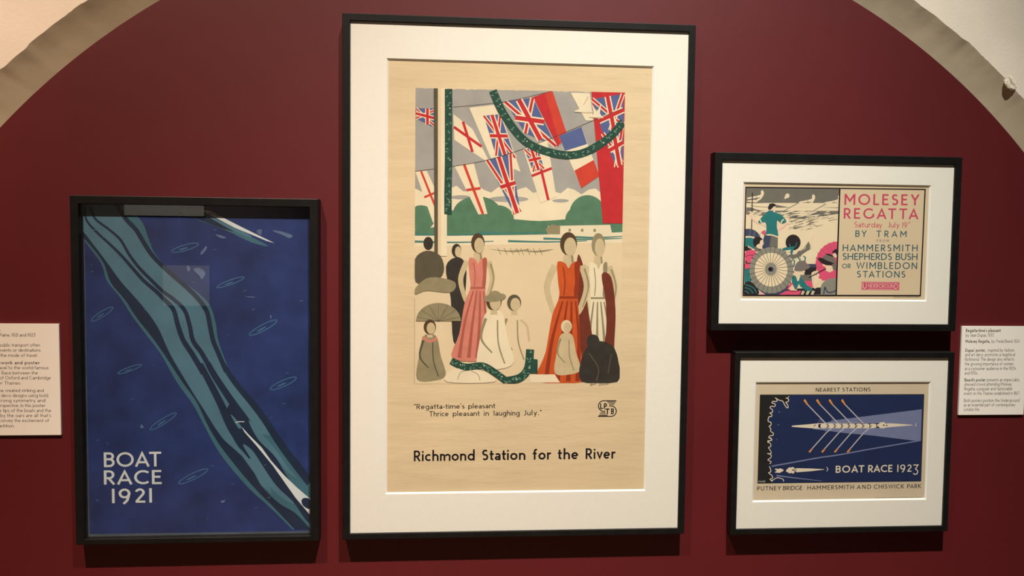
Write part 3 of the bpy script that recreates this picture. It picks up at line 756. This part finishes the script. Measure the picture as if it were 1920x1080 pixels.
pc.text('T', E4(742, 766), E4(864, 766), 10.8, BLACK, .10)
pc.text('B', E4(884, 764), E4(972, 764), 10.8, BLACK, .10)
pc.build(shC, orgC)
# ------------------------------------------------------------------ right, upper: regatta panel
MB = [0.6145, 1.2355, ZB-0.1880, ZB+0.2405]
rootM, orgM = framed('framed_poster', 'small black framed poster with pink regatta lettering and a crowd with parasols', MB, (.0190, .0180, .0170, .0190), 0.033, 0.006, -0.0306, (-0.0283, 0.6885, 1.1595, ZB-0.1132, ZB+0.1698, 0.0030), backing_y=-0.0232)
MPAPER = mat('buff_poster_paper', ink((226, 200, 160)), rough=0.8, vary=0.03, scale=8.0)
shM = sheet(rootM, orgM, 0.677, 1.171, ZB-0.125, ZB+0.181, -0.0251, MPAPER)
MK = mat('plum_black_ink', ink((34, 18, 26)), rough=0.6)
MGR = mat('olive_grey_ink', ink((118, 112, 98)), rough=0.7, vary=0.05, scale=60)
MLG = mat('stone_grey_ink', ink((146, 140, 122)), rough=0.7, vary=0.05, scale=60)
MCR = mat('light_cream_ink', ink((240, 216, 176)), rough=0.8, vary=0.02, scale=30)
MTE = mat('bright_teal_ink', ink((44, 120, 116)), rough=0.7, vary=0.06, scale=60)
MPK = mat('rose_pink_ink', ink((228, 86, 116)), rough=0.7, vary=0.05, scale=60)
MPD = mat('raspberry_ink', ink((206, 72, 96)), rough=0.7, vary=0.03, scale=60)
MDT = mat('petrol_ink', ink((48, 92, 98)), rough=0.7, vary=0.03, scale=60)
MNV = mat('slate_navy_ink', ink((68, 72, 94)), rough=0.7, vary=0.06, scale=60)
MSK = mat('flesh_ink', ink((240, 210, 172)), rough=0.8)
MBK = mat('soft_black_ink', ink((44, 36, 38)), rough=0.7)
MPP = mat('faded_pink_ink', ink((238, 178, 168)), rough=0.8)
pm = Print(-0.0251)
pm.part = 'picture'
TLm, TRm, BRm, BLm = (1398.6, 351.2), (1734.6, 355.2), (1725.6, 554.2), (1393.4, 553.6)
dvt, dvb = (1574.4, 353.3), (1567.6, 553.9)
# everything of the picture stays inside its ruled border
c0 = on_plane(*BLm, -0.0251); c1 = on_plane(*dvt, -0.0251); c2 = on_plane(*dvb, -0.0251)
pm.clip = (c0[0], c0[1], min(c1[0], c2[0]), c1[1])
pm.poly([TLm, dvt, dvb, BLm], MCR)
Az = pm.frame(1380, 340, 9.0)
pm.poly([(180, 105), (1760, 125), (1745, 365), (175, 365)], MGR)
pm.poly([(176, 360), (560, 372), (900, 440), (1745, 440), (1742, 520), (172, 500)], MGR)
# racing boats and oarsmen
pm.poly([(176, 368), (560, 372), (560, 438), (700, 446), (1000, 440), (1100, 442), (1400, 440), (1742, 452), (1742, 498), (1300, 500), (400, 494), (330, 470), (260, 440), (176, 440)], MCR)
pm.line([(245, 400), (330, 425), (540, 436)], 9, MGR, True)
pm.line([(260, 440), (330, 474), (420, 496)], 8, MGR, True)
def oarsman(x, y):
    pm.poly(spline([(x-275, y+50), (x-260, y+22), (x-150, y+2), (x-50, y-28), (x-45, y-82), (x-18, y-100), (x+6, y-66), (x, y-20), (x-22, y+20), (x-60, y+62), (x-120, y+90), (x-110, y+50), (x-60, y+30), (x-150, y+34), (x-240, y+46)], True, 3), MCR)
    pm.poly(spline([(x-285, y+88), (x-260, y+74), (x-150, y+62), (x-105, y+90), (x-120, y+104), (x-220, y+100)], True, 3), MCR)
    pm.line([(x-118, y+2), (x-112, y+36)], 8, MGR); pm.line([(x-140, y+36), (x-60, y+26)], 8, MGR)
oarsman(465, 250); oarsman(1328, 320); oarsman(1765, 330)
pm.ell(866, 244, 36, 40, MCR, 20); pm.poly([(818, 250), (850, 280), (835, 300), (818, 290)], MCR)
pm.poly(spline([(748, 402), (760, 380), (848, 368), (830, 384)], True, 3), MCR)
pm.line([(800, 270), (812, 340)], 6, MLG)
for a, b in (((1070, 350), (800, 500)), ((1520, 375), (1300, 500))): pm.line([a, b], 9, MLG); pm.line([(a[0]-6, a[1]+12), (b[0]-6, b[1]+10)], 4, MGR)
# ripples
rr = random.Random(9)
pm.poly([(172, 500), (1740, 505), (1738, 545), (1400, 600), (1150, 640), (900, 610), (172, 560)], MGR)
for k in range(64):
    t = k/64; y = 512+t*128
    x = 180+rr.random()*1480; L = rr.uniform(60, 260)*(1-.35*t)
    if y > 600-(x-900)*.0 and x < 850 and t > .6: continue
    pm.poly(spline([(x, y), (x+L*.5, y-8-L*.04), (min(x+L, 1736), y-4-L*.10), (x+L*.5, y+7)], True, 3), MCR)
for k in range(46):
    t = k/46; y = 600+t*230; x = 850+rr.random()*850*(1-.55*t); L = rr.uniform(40, 190)*(1-.5*t)
    pm.line([(x, y), (min(x+L, 1730), y-L*.22)], rr.uniform(5, 9), MGR, False, 3)
# standing man in a teal jersey
pm.line([(278, 195), (262, 820)], 15, MK)
pm.poly(spline([(236, 545), (252, 515), (285, 535), (300, 600), (385, 680), (400, 730), (360, 715), (270, 640)], True, 3), MSK)
pm.poly([(250, 575), (275, 640), (370, 725), (385, 735), (330, 700), (262, 640)], MPP)
pm.poly(spline([(490, 700), (512, 770), (430, 735), (395, 720), (470, 690)], True, 3), MSK)
pm.poly([(688, 665), (760, 690), (845, 690), (878, 720), (800, 790), (700, 835), (650, 780), (700, 790)], MSK)
pm.poly([(875, 715), (800, 800), (720, 835), (700, 832), (800, 765), (860, 700)], MPP)
pm.poly(spline([(535, 505), (575, 488), (640, 515), (740, 555), (800, 600), (848, 680), (770, 715), (700, 660), (690, 700), (690, 780), (706, 850), (706, 930), (600, 905), (492, 915), (505, 850), (512, 770), (490, 690), (420, 715), (372, 690), (420, 620), (480, 560)], True, 4), MTE)
pm.line([(400, 632), (418, 680), (442, 706)], 20, MCR, True); pm.line([(808, 640), (772, 672), (760, 712)], 20, MCR, True)
pm.line([(488, 914), (580, 902), (706, 938)], 22, MCR, True)
pm.poly([(495, 925), (580, 915), (706, 950), (704, 1080), (520, 1080)], MGR)
pm.poly([(560, 490), (620, 490), (655, 520), (650, 425), (600, 440)], MSK)
pm.poly(spline([(610, 440), (660, 395), (666, 450), (655, 520), (630, 510)], True, 3), MSK)
pm.poly(spline([(545, 470), (545, 420), (580, 380), (630, 372), (668, 395), (660, 420), (630, 430), (612, 450), (580, 478)], True, 4), MBK)
# parasols and the seated crowd
pm.ell(205, 1000, 215, 200, MNV, 0, 180, 360)
pm.ell(190, 1010, 130, 90, MTE, 0, 180, 360)
pm.line([(160, 940), (250, 938), (340, 965)], 26, MCR, True)
for a in ((245, 800, 225, 930), (330, 815, 290, 930), (420, 870, 360, 960), (495, 945, 400, 1010)): pm.line([a[:2], a[2:]], 6, MLG)
pm.poly(spline([(425, 860), (470, 830), (495, 830), (495, 920), (480, 910)], True, 3), MPK)
pm.frame(1380, 450, 9.0)
pm.poly([(480, -90), (590, -60), (600, 40), (580, 130), (430, 150), (450, 40)], MNV)
pm.poly([(585, -40), (706, -40), (704, 130), (560, 125)], MGR)
pm.poly([(145, 0), (320, 0), (330, 140), (145, 140)], MTE)
pm.poly(spline([(145, 180), (145, 120), (200, 100), (260, 145), (250, 180)], True, 3), MBK)
for k in range(3): pm.line([(200+28*k, 95+14*k), (215+28*k, 130+16*k)], 14, MCR)
pm.poly([(300, 140), (350, 105), (450, 130), (420, 190), (330, 190)], MGR)
pm.poly(spline([(340, 110), (370, 60), (410, 0), (450, 0), (465, 60), (440, 110), (445, 150), (380, 140)], True, 3), MSK)
pm.poly(spline([(290, 60), (290, 0), (330, -50), (400, -50), (445, -10), (410, 10), (395, 60), (360, 75), (320, 120)], True, 4), MBK)
pm.poly(spline([(155, 330), (155, 210), (240, 165), (325, 190), (320, 250), (260, 330), (240, 400), (160, 400)], True, 4), MPK)
pm.line([(165, 285), (210, 258), (300, 255)], 9, MBK, True)
pm.line([(160, 350), (180, 390), (230, 405)], 22, MBK, True)
pm.poly([(145, 395), (235, 410), (235, 490), (145, 480)], MPK)
pm.poly([(145, 485), (245, 495), (260, 720), (140, 720)], MTE)
pm.poly(spline([(140, 920), (140, 740), (240, 700), (350, 800), (380, 920)], True, 4), MBK)
for rx in (60, 115, 165): pm.line([(140+q[0]*rx/100*1.25, 920-q[1]*rx/100) for q in arc(0, 0, 100, 100, 88, 8)], 18, MTE)
pm.poly([(370, 920), (410, 870), (480, 870), (510, 920)], MPP)
pm.poly([(330, 800), (900, 760), (900, 925), (500, 925)], MNV)
# woman in a big dark hat, arm raised
pm.poly(spline([(1000, 240), (1050, 190), (1110, 160), (1180, 90), (1230, 20), (1270, 40), (1270, 140), (1180, 200), (1110, 250), (1080, 290), (960, 330), (890, 250)], True, 3), MGR)
pm.poly([(1225, 30), (1255, -10), (1300, -70), (1285, -105), (1300, -100), (1315, -75), (1345, -90), (1300, -20), (1280, 40), (1275, 130)], MSK)
pm.line([(1232, 5), (1262, 70), (1255, 145)], 14, MCR, True)
for k in range(4): pm.line([(1105+24*k, 140-10*k), (1085+24*k, 190-10*k)], 8, MCR)
pm.poly(spline([(940, 200), (1000, 190), (1035, 215), (1000, 240), (950, 240)], True, 3), MSK)
pm.ell(963, 40, 126, 132, MBK)
pm.line([(905, 65), (920, 120), (975, 125), (1015, 90), (1022, 40)], 16, MTE, True)
pm.poly(spline([(780, 150), (830, 125), (910, 120), (970, 110), (965, 180), (940, 250), (905, 200), (860, 180), (800, 180)], True, 4), MTE)
pm.poly([(820, 180), (920, 165), (925, 195), (850, 205)], MCR)
# right-hand pink parasol
pm.ell(1720, 390, 375, 365, MPK)
for k in range(9):
    a = math.radians(168+13*k); pm.line([(1720+200*math.cos(a), 400+200*math.sin(a)), (1720+368*math.cos(a), 392+360*math.sin(a))], 5, MPD)
    pm.ell(1720+375*math.cos(a), 390+366*math.sin(a), 9, 9, MPD)
pm.poly([(1200, 405), (1350, 405), (1365, 590), (1150, 590), (1160, 520)], MBK)
pm.poly([(1200, 408), (1345, 408), (1350, 460), (1250, 466)], MNV)
pm.poly([(1080, 590), (1290, 585), (1290, 690), (1100, 690)], MGR)
pm.poly([(1150, 690), (1280, 690), (1300, 800), (1250, 810), (1170, 720)], MPK)
pm.poly([(1030, 820), (1430, 800), (1440, 920), (1030, 925)], MBK)
# woman under the striped scarf and cap
for k in range(5):
    pm.line([(950+46*k, 330-14*k), (985+46*k, 350-14*k), (975+46*k, 440-20*k)], 22, MTE if k % 2 == 0 else MCR, True)
    pm.line([(972+46*k, 320-14*k), (1008+46*k, 344-14*k), (998+46*k, 430-20*k)], 20, MCR, True)
pm.poly([(962, 560), (1000, 530), (1090, 525), (1100, 560), (1060, 600), (1058, 700), (1035, 690), (1010, 600)], MSK)
pm.poly(spline([(985, 500), (1000, 420), (1060, 360), (1150, 350), (1200, 400), (1248, 440), (1230, 480), (1180, 500), (1100, 528), (1000, 520)], True, 4), mat('mushroom_ink', ink((128, 114, 104)), rough=.7))
pm.poly(spline([(1110, 535), (1150, 520), (1165, 535), (1140, 555)], True, 3), MSK)
pm.poly([(945, 640), (965, 590), (1010, 610), (1035, 695), (1060, 690), (1080, 620), (1140, 680), (1200, 760), (1290, 820), (1270, 870), (1180, 850), (1090, 790), (1060, 740), (1020, 840), (985, 820), (940, 720)], MTE)
pm.poly([(860, 830), (900, 745), (945, 720), (985, 800), (1000, 850), (920, 860)], MPK)
pm.poly([(890, 820), (950, 750), (1000, 850), (920, 850)], MSK)
pm.poly([(720, 925), (840, 860), (1100, 852), (1070, 925)], MPK)
pm.line([(850, 830), (940, 865), (1050, 855)], 10, MBK, True)
for k in range(3): pm.poly([(1120+85*k, 855), (1160+85*k, 862), (1130+85*k, 925), (1090+85*k, 918)], MCR); pm.line([(1140+85*k, 860), (1110+85*k, 920)], 6, MBK)
# woman in pink with a dark wide hat
pm.poly([(1390, 640), (1420, 560), (1520, 510), (1690, 515), (1690, 660), (1560, 660), (1440, 700)], MPK)
pm.poly(spline([(1270, 590), (1300, 535), (1370, 520), (1395, 560), (1330, 600), (1330, 680), (1350, 740), (1400, 650), (1460, 690), (1400, 760), (1350, 812), (1310, 800)], True, 3), MSK)
pm.poly([(1500, 430), (1620, 430), (1640, 520), (1580, 545), (1520, 520)], MSK)
pm.poly([(1455, 400), (1510, 420), (1510, 450), (1470, 440)], MSK)
pm.line([(1230, 634), (1518, 482)], 17, MBK)
pm.poly(spline([(1380, 310), (1440, 300), (1520, 335), (1620, 370), (1690, 440), (1600, 430), (1480, 410), (1410, 360)], True, 4), MBK)
pm.poly(spline([(1465, 300), (1510, 250), (1580, 235), (1640, 270), (1670, 330), (1690, 400), (1600, 370), (1530, 345)], True, 4), MGR)
pm.poly(spline([(1510, 240), (1560, 232), (1640, 265), (1620, 280)], True, 3), MBK)
pm.poly([(1625, 250), (1700, 200), (1700, 300), (1660, 290)], MSK)
pm.poly(spline([(1620, 215), (1660, 165), (1712, 160), (1712, 260), (1670, 215)], True, 3), MBK)
pm.poly([(1620, 400), (1700, 420), (1700, 520), (1640, 500)], MGR)
pm.poly(spline([(1430, 860), (1440, 760), (1510, 680), (1600, 650), (1690, 660), (1690, 920), (1450, 920)], True, 4), MLG)
pm.line([(1480, 910), (1500, 800), (1535, 870), (1600, 885), (1690, 850)], 22, MNV, True)
# large striped parasol seen from behind
pm.ell(595, 510, 372, 392, MLG)
pm.ell(590, 500, 277, 285, MCR)
for k in range(26):
    a = math.radians(360/26*k+4)
    pm.line([(588+95*math.cos(a), 492+105*math.sin(a)), (595+368*math.cos(a), 508+388*math.sin(a))], 7, mat('umber_ink', ink((92, 78, 66)), rough=.7))
    pm.ell(595+378*math.cos(a), 510+396*math.sin(a), 9, 9, MBK)
pm.ell(586, 490, 98, 108, MLG)
pm.ell(588, 496, 46, 42, MNV); pm.ell(575, 490, 34, 34, MK)
pm.frame(); pm.clip = None
pm.part = 'ruled_border'
for a, b, w in ((TLm, TRm, 2.4), (TRm, BRm, 2.4), (BRm, BLm, 2.4), (BLm, TLm, 2.2), (dvt, dvb, 2.6)):
    d = Vector((b[0]-a[0], b[1]-a[1])).normalized()*1.0
    pm.line([(a[0]-d.x, a[1]-d.y), (b[0]+d.x, b[1]+d.y)], w, MK)
pm.part = 'heading_lettering'
pm.text('MOLESEY', (1583.2, 384.2), (1723.6, 385.2), 20.8, MPD, .075)
pm.text('REGATTA', (1581.8, 410.0), (1721.9, 411.1), 20.0, MPD, .075)
pm.text('Saturday', (1601.9, 426.2), (1653.8, 426.6), 10.4, MPD, .055)
pm.text('July', (1664.3, 426.6), (1686.4, 426.8), 10.4, MPD, .055)
pm.text('19', (1691.8, 426.8), (1700.6, 426.9), 10.2, MPD, .055)
pm.text('th', (1702.4, 419.6), (1706.8, 419.6), 4.6, MPD, .055)
pm.part = 'station_lettering'
pm.text('BY', (1603.6, 444.0), (1624.8, 444.2), 12.0, MDT, .070)
pm.text('TRAM', (1643.0, 444.4), (1699.6, 444.8), 12.0, MDT, .070)
pm.text('FROM', (1644.2, 453.6), (1666.8, 453.8), 4.8, MGR, .070)
pm.text('HAMMERSMITH', (1579.8, 470.9), (1720.4, 471.4), 12.6, MDT, .070)
pm.text('SHEPHERDS', (1579.6, 487.3), (1672.2, 487.6), 12.8, MDT, .070)
pm.text('BUSH', (1679.2, 487.6), (1720.2, 487.9), 12.8, MDT, .070)
pm.text('OR', (1578.8, 503.0), (1595.2, 503.1), 8.6, MDT, .075)
pm.text('WIMBLEDON', (1605.4, 504.0), (1719.4, 504.6), 12.6, MDT, .070)
pm.text('STATIONS', (1606.6, 520.2), (1697.4, 520.6), 12.4, MDT, .070)
pm.part = 'underground_emblem'
pm.poly([(1615.6, 528.2), (1686.6, 529.0), (1686.0, 544.3), (1615.2, 543.6)], MPD)
pm.line([(1616.8, 529.4), (1685.4, 530.2), (1684.8, 543.1), (1616.4, 542.4), (1616.8, 529.4)], .6, MPP)
pm.text('U', (1617.6, 541.4), (1626.0, 541.4), 10.6, MPP, .085)
pm.text('NDERGROUN', (1627.6, 539.4), (1675.6, 540.0), 6.8, MPP, .085)
pm.text('D', (1676.8, 541.9), (1684.2, 542.0), 10.6, MPP, .085)
for y in (531.4, 541.6): pm.line([(1628, y), (1675.4, y+.5)], .8, MPP)
for pt, xa, xb, y in (('artist_imprint', 1394, 1426, 557.4), ('printer_imprint', 1675.5, 1724.5, 557.0)):
    x = xa; pm.part = pt
    while x < xb:
        L = rr.uniform(1.4, 4.5); pm.line([(x, y), (min(x+L, xb), y)], .6, MGR); x += L+rr.uniform(.5, 1.5)
pm.build(shM, orgM)

# ------------------------------------------------------------------ right, lower: navy panel with a boat seen from above
NB = [0.6772, 1.2377, ZB-0.6934, ZB-0.2405]
rootN, orgN = framed('framed_poster', 'small black framed navy poster of a rowing boat seen from above with orange oars', NB, (.0140, .0140, .0140, .0140), 0.031, 0.006, -0.0286, (-0.0263, 0.7332, 1.1801, ZB-0.6124, ZB-0.3162, 0.0030), backing_y=-0.0212)
NPAPER = mat('tan_poster_paper', ink((218, 196, 162)), rough=0.8, vary=0.04, scale=10.0)
shN = sheet(rootN, orgN, 0.722, 1.191, ZB-0.624, ZB-0.305, -0.0231, NPAPER)
NNAVY = mat('navy_ink', ink((32, 44, 80)), rough=0.7, vary=0.06, scale=30)
NBLK = mat('bank_black_ink', ink((34, 32, 30)), rough=0.7)
NLIL = mat('lavender_ink', ink((124, 128, 158)), rough=0.7, vary=0.04, scale=60)
NCR = mat('ivory_ink', ink((236, 216, 186)), rough=0.8)
NOAR = mat('pale_oar_ink', ink((200, 190, 190)), rough=0.8)
NOR = mat('amber_ink', ink((228, 150, 78)), rough=0.8)
NTXT = mat('brown_black_ink', ink((40, 28, 28)), rough=0.7)
pn = Print(-0.0231)
pn.part = 'picture'
TLn, TRn, BRn, BLn = (1424.8, 739.9), (1733.0, 739.0), (1727.2, 902.8), (1420.2, 906.8)
pn.poly([TLn, TRn, BRn, BLn], NBLK)
pn.poly([(1425.6, 740.8), (1731.6, 740.0), (1726.0, 901.8), (1421.2, 905.6)], NNAVY)
pn.frame(1405, 710, 9.0)
shore1 = [(432, 322), (470, 345), (455, 385), (400, 382), (382, 408), (436, 430), (425, 470), (372, 465), (350, 490), (390, 530), (385, 570), (345, 578), (380, 610), (370, 640), (335, 640), (318, 680), (320, 720), (365, 740), (360, 790), (335, 800), (362, 850), (360, 890), (405, 920), (395, 955), (345, 965), (328, 995), (375, 1020), (355, 1045), (312, 1050), (318, 1085)]
off = [(x, y) for x, y in shore1]
toA = lambda x, y: ((x/8.641)*9.0, ((y/8.641)+110)*9.0)
shore2 = [toA(*p) for p in [(340, 0), (365, 45), (310, 65), (345, 110), (345, 150), (310, 165), (345, 220), (350, 260), (292, 262), (352, 285), (345, 330), (300, 365), (352, 395), (330, 430)]]
shore3 = [toA(*p) for p in [(322, 470), (345, 520), (345, 560), (312, 575), (365, 620), (375, 660), (335, 680), (380, 712)]]
land = [(180, 272), (680, 270), (660, 330), (610, 325), (660, 350), (650, 395), (615, 400), (655, 485), (600, 440), (560, 375), (490, 360)] + shore1[1:] + shore2[1:] + shore3 + [toA(380, 742), toA(134, 746)]
pn.poly(land, NBLK)
pn.line(shore1, 13, NCR, True); pn.line(shore2, 12, NCR, True); pn.line(shore3, 13, NCR, True)
pn.line([(455, 345), (500, 362), (560, 378), (590, 430), (628, 486), (655, 486), (645, 440), (615, 400), (655, 385), (660, 345), (612, 325)], 13, NCR, True)
pn.line([(640, 330), (668, 300)], 11, NCR)
pn.line([toA(*p) for p in [(350, 712), (400, 680), (450, 655), (520, 668), (555, 690), (548, 716)]], 11, NCR, True)
for a in ((495, 570, 515, 550), (480, 775, 502, 786), (458, 1030, 470, 1022)): pn.line([a[:2], a[2:]], 12, NLIL)
R1 = lambda x, y: (x+1485, y)                     # the right-hand half of the panel
RB = lambda x, y: ((165+x/8.639)*9.0, (110+y/8.639)*9.0)
pn.poly([(1040, 800), (1160, 770), R1(0, 695), R1(1425, 515), R1(1410, 1045), RB(1360, 55), RB(1240, 52), R1(1290, 1045), R1(600, 960), R1(100, 915), (1370, 885), (1080, 850)], NLIL)
pn.line([RB(1345, 50), RB(1180, 80), RB(560, 185), RB(0, 288), toA(1150, 325), toA(360, 468)], 19, NLIL, False, 22)
pn.line([toA(440, 620), toA(800, 665), toA(1180, 708)], 24, NLIL, False, 7)
# hull, crew, riggers and oars
pn.poly([(710, 800), (740, 790), (1000, 770), (1170, 752), (1300, 752), R1(600, 752), R1(640, 790), R1(600, 838), (1300, 838), (1130, 842), (900, 826), (720, 812)], NCR)
pn.poly([(1165, 768), (1205, 762), R1(640, 752), R1(720, 752), R1(720, 832), R1(640, 832), (1205, 834), (1165, 822)], mat('hull_shadow_ink', ink((26, 28, 46)), rough=.7))
pn.poly([R1(800, 760), R1(880, 752), R1(1270, 778), R1(1270, 786), R1(880, 818), R1(810, 826)], NCR)
for k in range(8):
    x = 1255+k*119
    pn.ell(x, 797, 58, 38, NCR); pn.poly([(x-48, 764), (x+52, 764), (x+52, 830), (x-48, 830)], NCR)
    if k: pn.ell(x-40, 798, 11, 14, NTXT)
pn.poly([R1(668, 770), R1(700, 765), R1(708, 800), R1(680, 815)], NCR)
for (x, y, a, b) in ((735, 770, 34, 34), (735, 808, 34, 30), (775, 765, 34, 34), (780, 812, 28, 28), (830, 786, 22, 22)): pn.ell(*R1(x, y), a, b, NCR)
pn.ell(*R1(785, 785), 13, 13, NTXT); pn.ell(*R1(835, 788), 11, 11, NTXT)
pn.line([R1(1328, 752), R1(1322, 806)], 15, NOAR)
pn.line([(1085, 805), (1120, 775)], 12, NTXT)
for k in range(4):
    dx = 211*k
    pn.line([(1295+dx, 760), (985+dx, 440)], 17, NOAR)
    pn.poly([(915+dx, 372), (930+dx, 345), (948+dx, 352), (995+dx, 440), (978+dx, 452)], NOR)
    for a in ((1200+dx, 672, 1150+dx, 752), (1205+dx, 680, 1212+dx, 752), (1215+dx, 690, 1255+dx, 752)): pn.line([a[:2], a[2:]], 7, NLIL)
    ex, ey = toA(1010+206*k, 190)
    pn.line([(1388+dx, 838), (1300+dx, 910), (ex, ey)], 17, NOAR)
    q = [toA(960+206*k, 240), toA(962+206*k, 226), toA(1008+206*k, 180), toA(1024+206*k, 192), toA(988+206*k, 246)]
    pn.poly(q, NOR)
    for a in ((1300+dx, 905, 1250+dx, 842), (1305+dx, 905, 1318+dx, 842)): pn.line([a[:2], a[2:]], 7, NLIL)
# the boat behind, its bow just clear of the bank
pn.poly([toA(*p) for p in [(415, 510), (440, 505), (450, 515), (510, 502), (520, 512), (548, 520), (555, 535), (540, 552), (515, 560), (500, 575), (415, 572), (420, 555), (440, 550), (440, 530), (420, 528)]], NCR)
for (x, y, a, b) in ((655, 515, 34, 30), (655, 555, 34, 28), (700, 510, 32, 30), (705, 560, 28, 28), (755, 528, 26, 26)): pn.ell(*toA(x, y), a, b, NCR)
pn.poly([toA(590, 548), toA(612, 512), toA(650, 505), toA(650, 565), toA(610, 562)], NCR)
pn.ell(*toA(708, 530), 13, 13, NTXT); pn.ell(*toA(752, 528), 11, 11, NTXT)
pn.poly([toA(760, 500), toA(1000, 505), toA(1212, 516), toA(1212, 522), toA(1000, 548), toA(760, 566)], NCR)
pn.line([toA(1250, 482), toA(1272, 515), toA(1252, 550)], 14, NOAR, True)
pn.part = 'signature'
pn.frame()
pn.text('PAINE', (1422.2, 904.4), (1435.2, 904.1), 3.2, NOAR, .07)
pn.part = 'title_lettering'
pn.text('BOAT', (1566.8, 886.6), (1620.2, 885.6), 13.4, NCR, .080, 0, 1.15)
pn.text('RACE', (1627.6, 885.4), (1673.2, 884.8), 13.4, NCR, .080, 0, 1.15)
pn.text('192', (1682.2, 884.8), (1709.0, 884.4), 13.6, NCR, .068)
pn.text('3', (1710.8, 890.4), (1723.6, 890.2), 19.4, NCR, .048)
pn.part = 'heading_lettering'
pn.text('NEAREST', (1529.4, 734.6), (1574.8, 734.3), 7.4, NTXT, .075)
pn.text('STATIONS', (1579.2, 734.2), (1632.0, 733.9), 7.4, NTXT, .075)
pn.part = 'station_lettering'
yb = lambda x: 919.9-(x-1419.5)*4.7/307
for w, a, b in (('PUTNEY', 1419.5, 1464.3), ('BRIDGE', 1468.1, 1504.3), ('\u00b7', 1507.6, 1509.2), ('HAMMERSMITH', 1513.8, 1601.0), ('AND', 1606.4, 1633.2), ('CHISWICK', 1638.2, 1694.9), ('PARK', 1700.8, 1727.0)):
    pn.text(w, (a, yb(a)), (b, yb(b)), 7.9, NTXT, .070)
pn.part = 'imprint_lettering'
x = 1640
while x < 1727:
    L = rr.uniform(1.4, 4.5); pn.line([(x, 933.2-(x-1640)*.012), (min(x+L, 1727), 933.1-(x-1640)*.012)], .6, NTXT); x += L+rr.uniform(.5, 1.5)
pn.build(shN, orgN)

# ------------------------------------------------------------------ caption boards on the wall
M_BOARD = mat('white_caption_board', (0.85, 0.80, 0.71), rough=0.85, spec=0.15)
M_TYPE = mat('dark_grey_type', (0.10, 0.085, 0.075), rough=0.8)
TH = 0.005
def caption(label, x0, x1, z0, z1, lines):
    org = ((x0+x1)/2, 0.0, z0)
    root = thing('caption_board', label, 'label', org, 'caption boards on the red wall')
    link_mesh('board', *box_mesh(x0, x1, -TH, -0.0003, z0, z1), M_BOARD, root, origin=org)
    p = Print(-TH-0.00001); p.part = 'lettering'
    for s, a, b, cap, h in lines: p.text(s, a, b, cap, M_TYPE, h)
    p.build(root, org)
xr, zt = on_plane(110.3, 607.3, -TH); xr2, zb = on_plane(114.3, 815.5, -TH)
LN = [('Boat Race', 622.4, 1.0, .085), ('by Charles Paine, 1921 and 1923', 631.6, 66.5, .06), ('Posters for public transport often', 650.4, 75.0, .06), ('promoted events or destinations', 660.0, 76.0, .06),
      ('rather than the mode of travel.', 669.6, 70.5, .06), ('Poster artwork and poster', 683.6, 74.5, .085), ('promote travel to the world-famous', 693.0, 91.0, .06), ('annual Boat Race between the', 702.6, 71.0, .06),
      ('universities of Oxford and Cambridge', 712.0, 95.5, .06), ('on the River Thames.', 721.4, 39.5, .06), ('Charles Paine created striking and', 735.6, 82.0, .06), ('modern art deco designs using bold', 745.0, 90.0, .06),
      ('colours, strong symmetry and', 754.4, 85.0, .06), ('dramatic perspective. In this poster', 763.8, 85.0, .06), ('artwork, the tips of the boats and the', 773.2, 96.0, .06), ('marks left by the oars are all that\u2019s', 782.6, 95.5, .06),
      ('needed to convey the excitement of', 792.0, 92.0, .06), ('the competition.', 801.6, 27.5, .06)]
caption('pale pink-lit caption board cut by the left edge, beside the blue poster', xr-0.235, (xr+xr2)/2, zb, zt,
        [(s, (-42.0, y+(x1_+42)*-.004), (x1_, y-(x1_)*.006), 6.4, h) for s, y, x1_, h in LN])
xl, zt = on_plane(1803.0, 611.5, -TH); xl2, zb = on_plane(1798.3, 778.0, -TH); xrr, _ = on_plane(1919.0, 776.8, -TH)
RN = [(('Regatta-time\u2019s pleasant', 0, 65.5, .09),), (('by Jean Dupas, 1933', 0, 52.5, .06),), (('Molesey Regatta,', 0, 46, .09), ('by', 49, 55, .06), ('Freda Beard, 1924', 58, 101, .06)),
      (('Dupas\u2019 poster,', 0, 38.5, .09), ('inspired by fashion', 42.5, 92, .06)), (('and art deco, promotes a regatta at', 0, 94, .06),), (('Richmond. The design also reflects', 0, 92, .06),), (('the growing importance of women', 0, 91, .06),),
      (('as a consumer audience in the 1920s', 0, 96, .06),), (('and 1930s.', 0, 25, .06),), (('Beard\u2019s poster', 0, 39.5, .09), ('presents an impeccably', 42, 103, .06)), (('dressed crowd attending Molesey', 0, 89, .06),),
      (('Regatta, a popular and fashionable', 0, 90, .06),), (('event on the Thames established in 1867.', 0, 104, .06),), (('Both posters position the Underground', 0, 104, .06),), (('as an essential part of contemporary', 0, 96.5, .06),), (('London life.', 0, 30, .06),)]
RY = [622.8, 631.6, 643.0, 659.8, 668.0, 676.7, 685.4, 694.0, 702.6, 715.4, 723.6, 732.0, 740.6, 754.0, 762.2, 770.6]
lines = []
for y, segs in zip(RY, RN):
    xs = 1810.8-(y-623)*3.9/147
    for s, a, b, h in segs: lines.append((s, (xs+a, y-a*.004), (xs+b, y-b*.004), 6.4, h))
caption('grey-lit caption board at the right edge, beside the two small pictures', (xl+xl2)/2, xrr, zb, zt, lines)
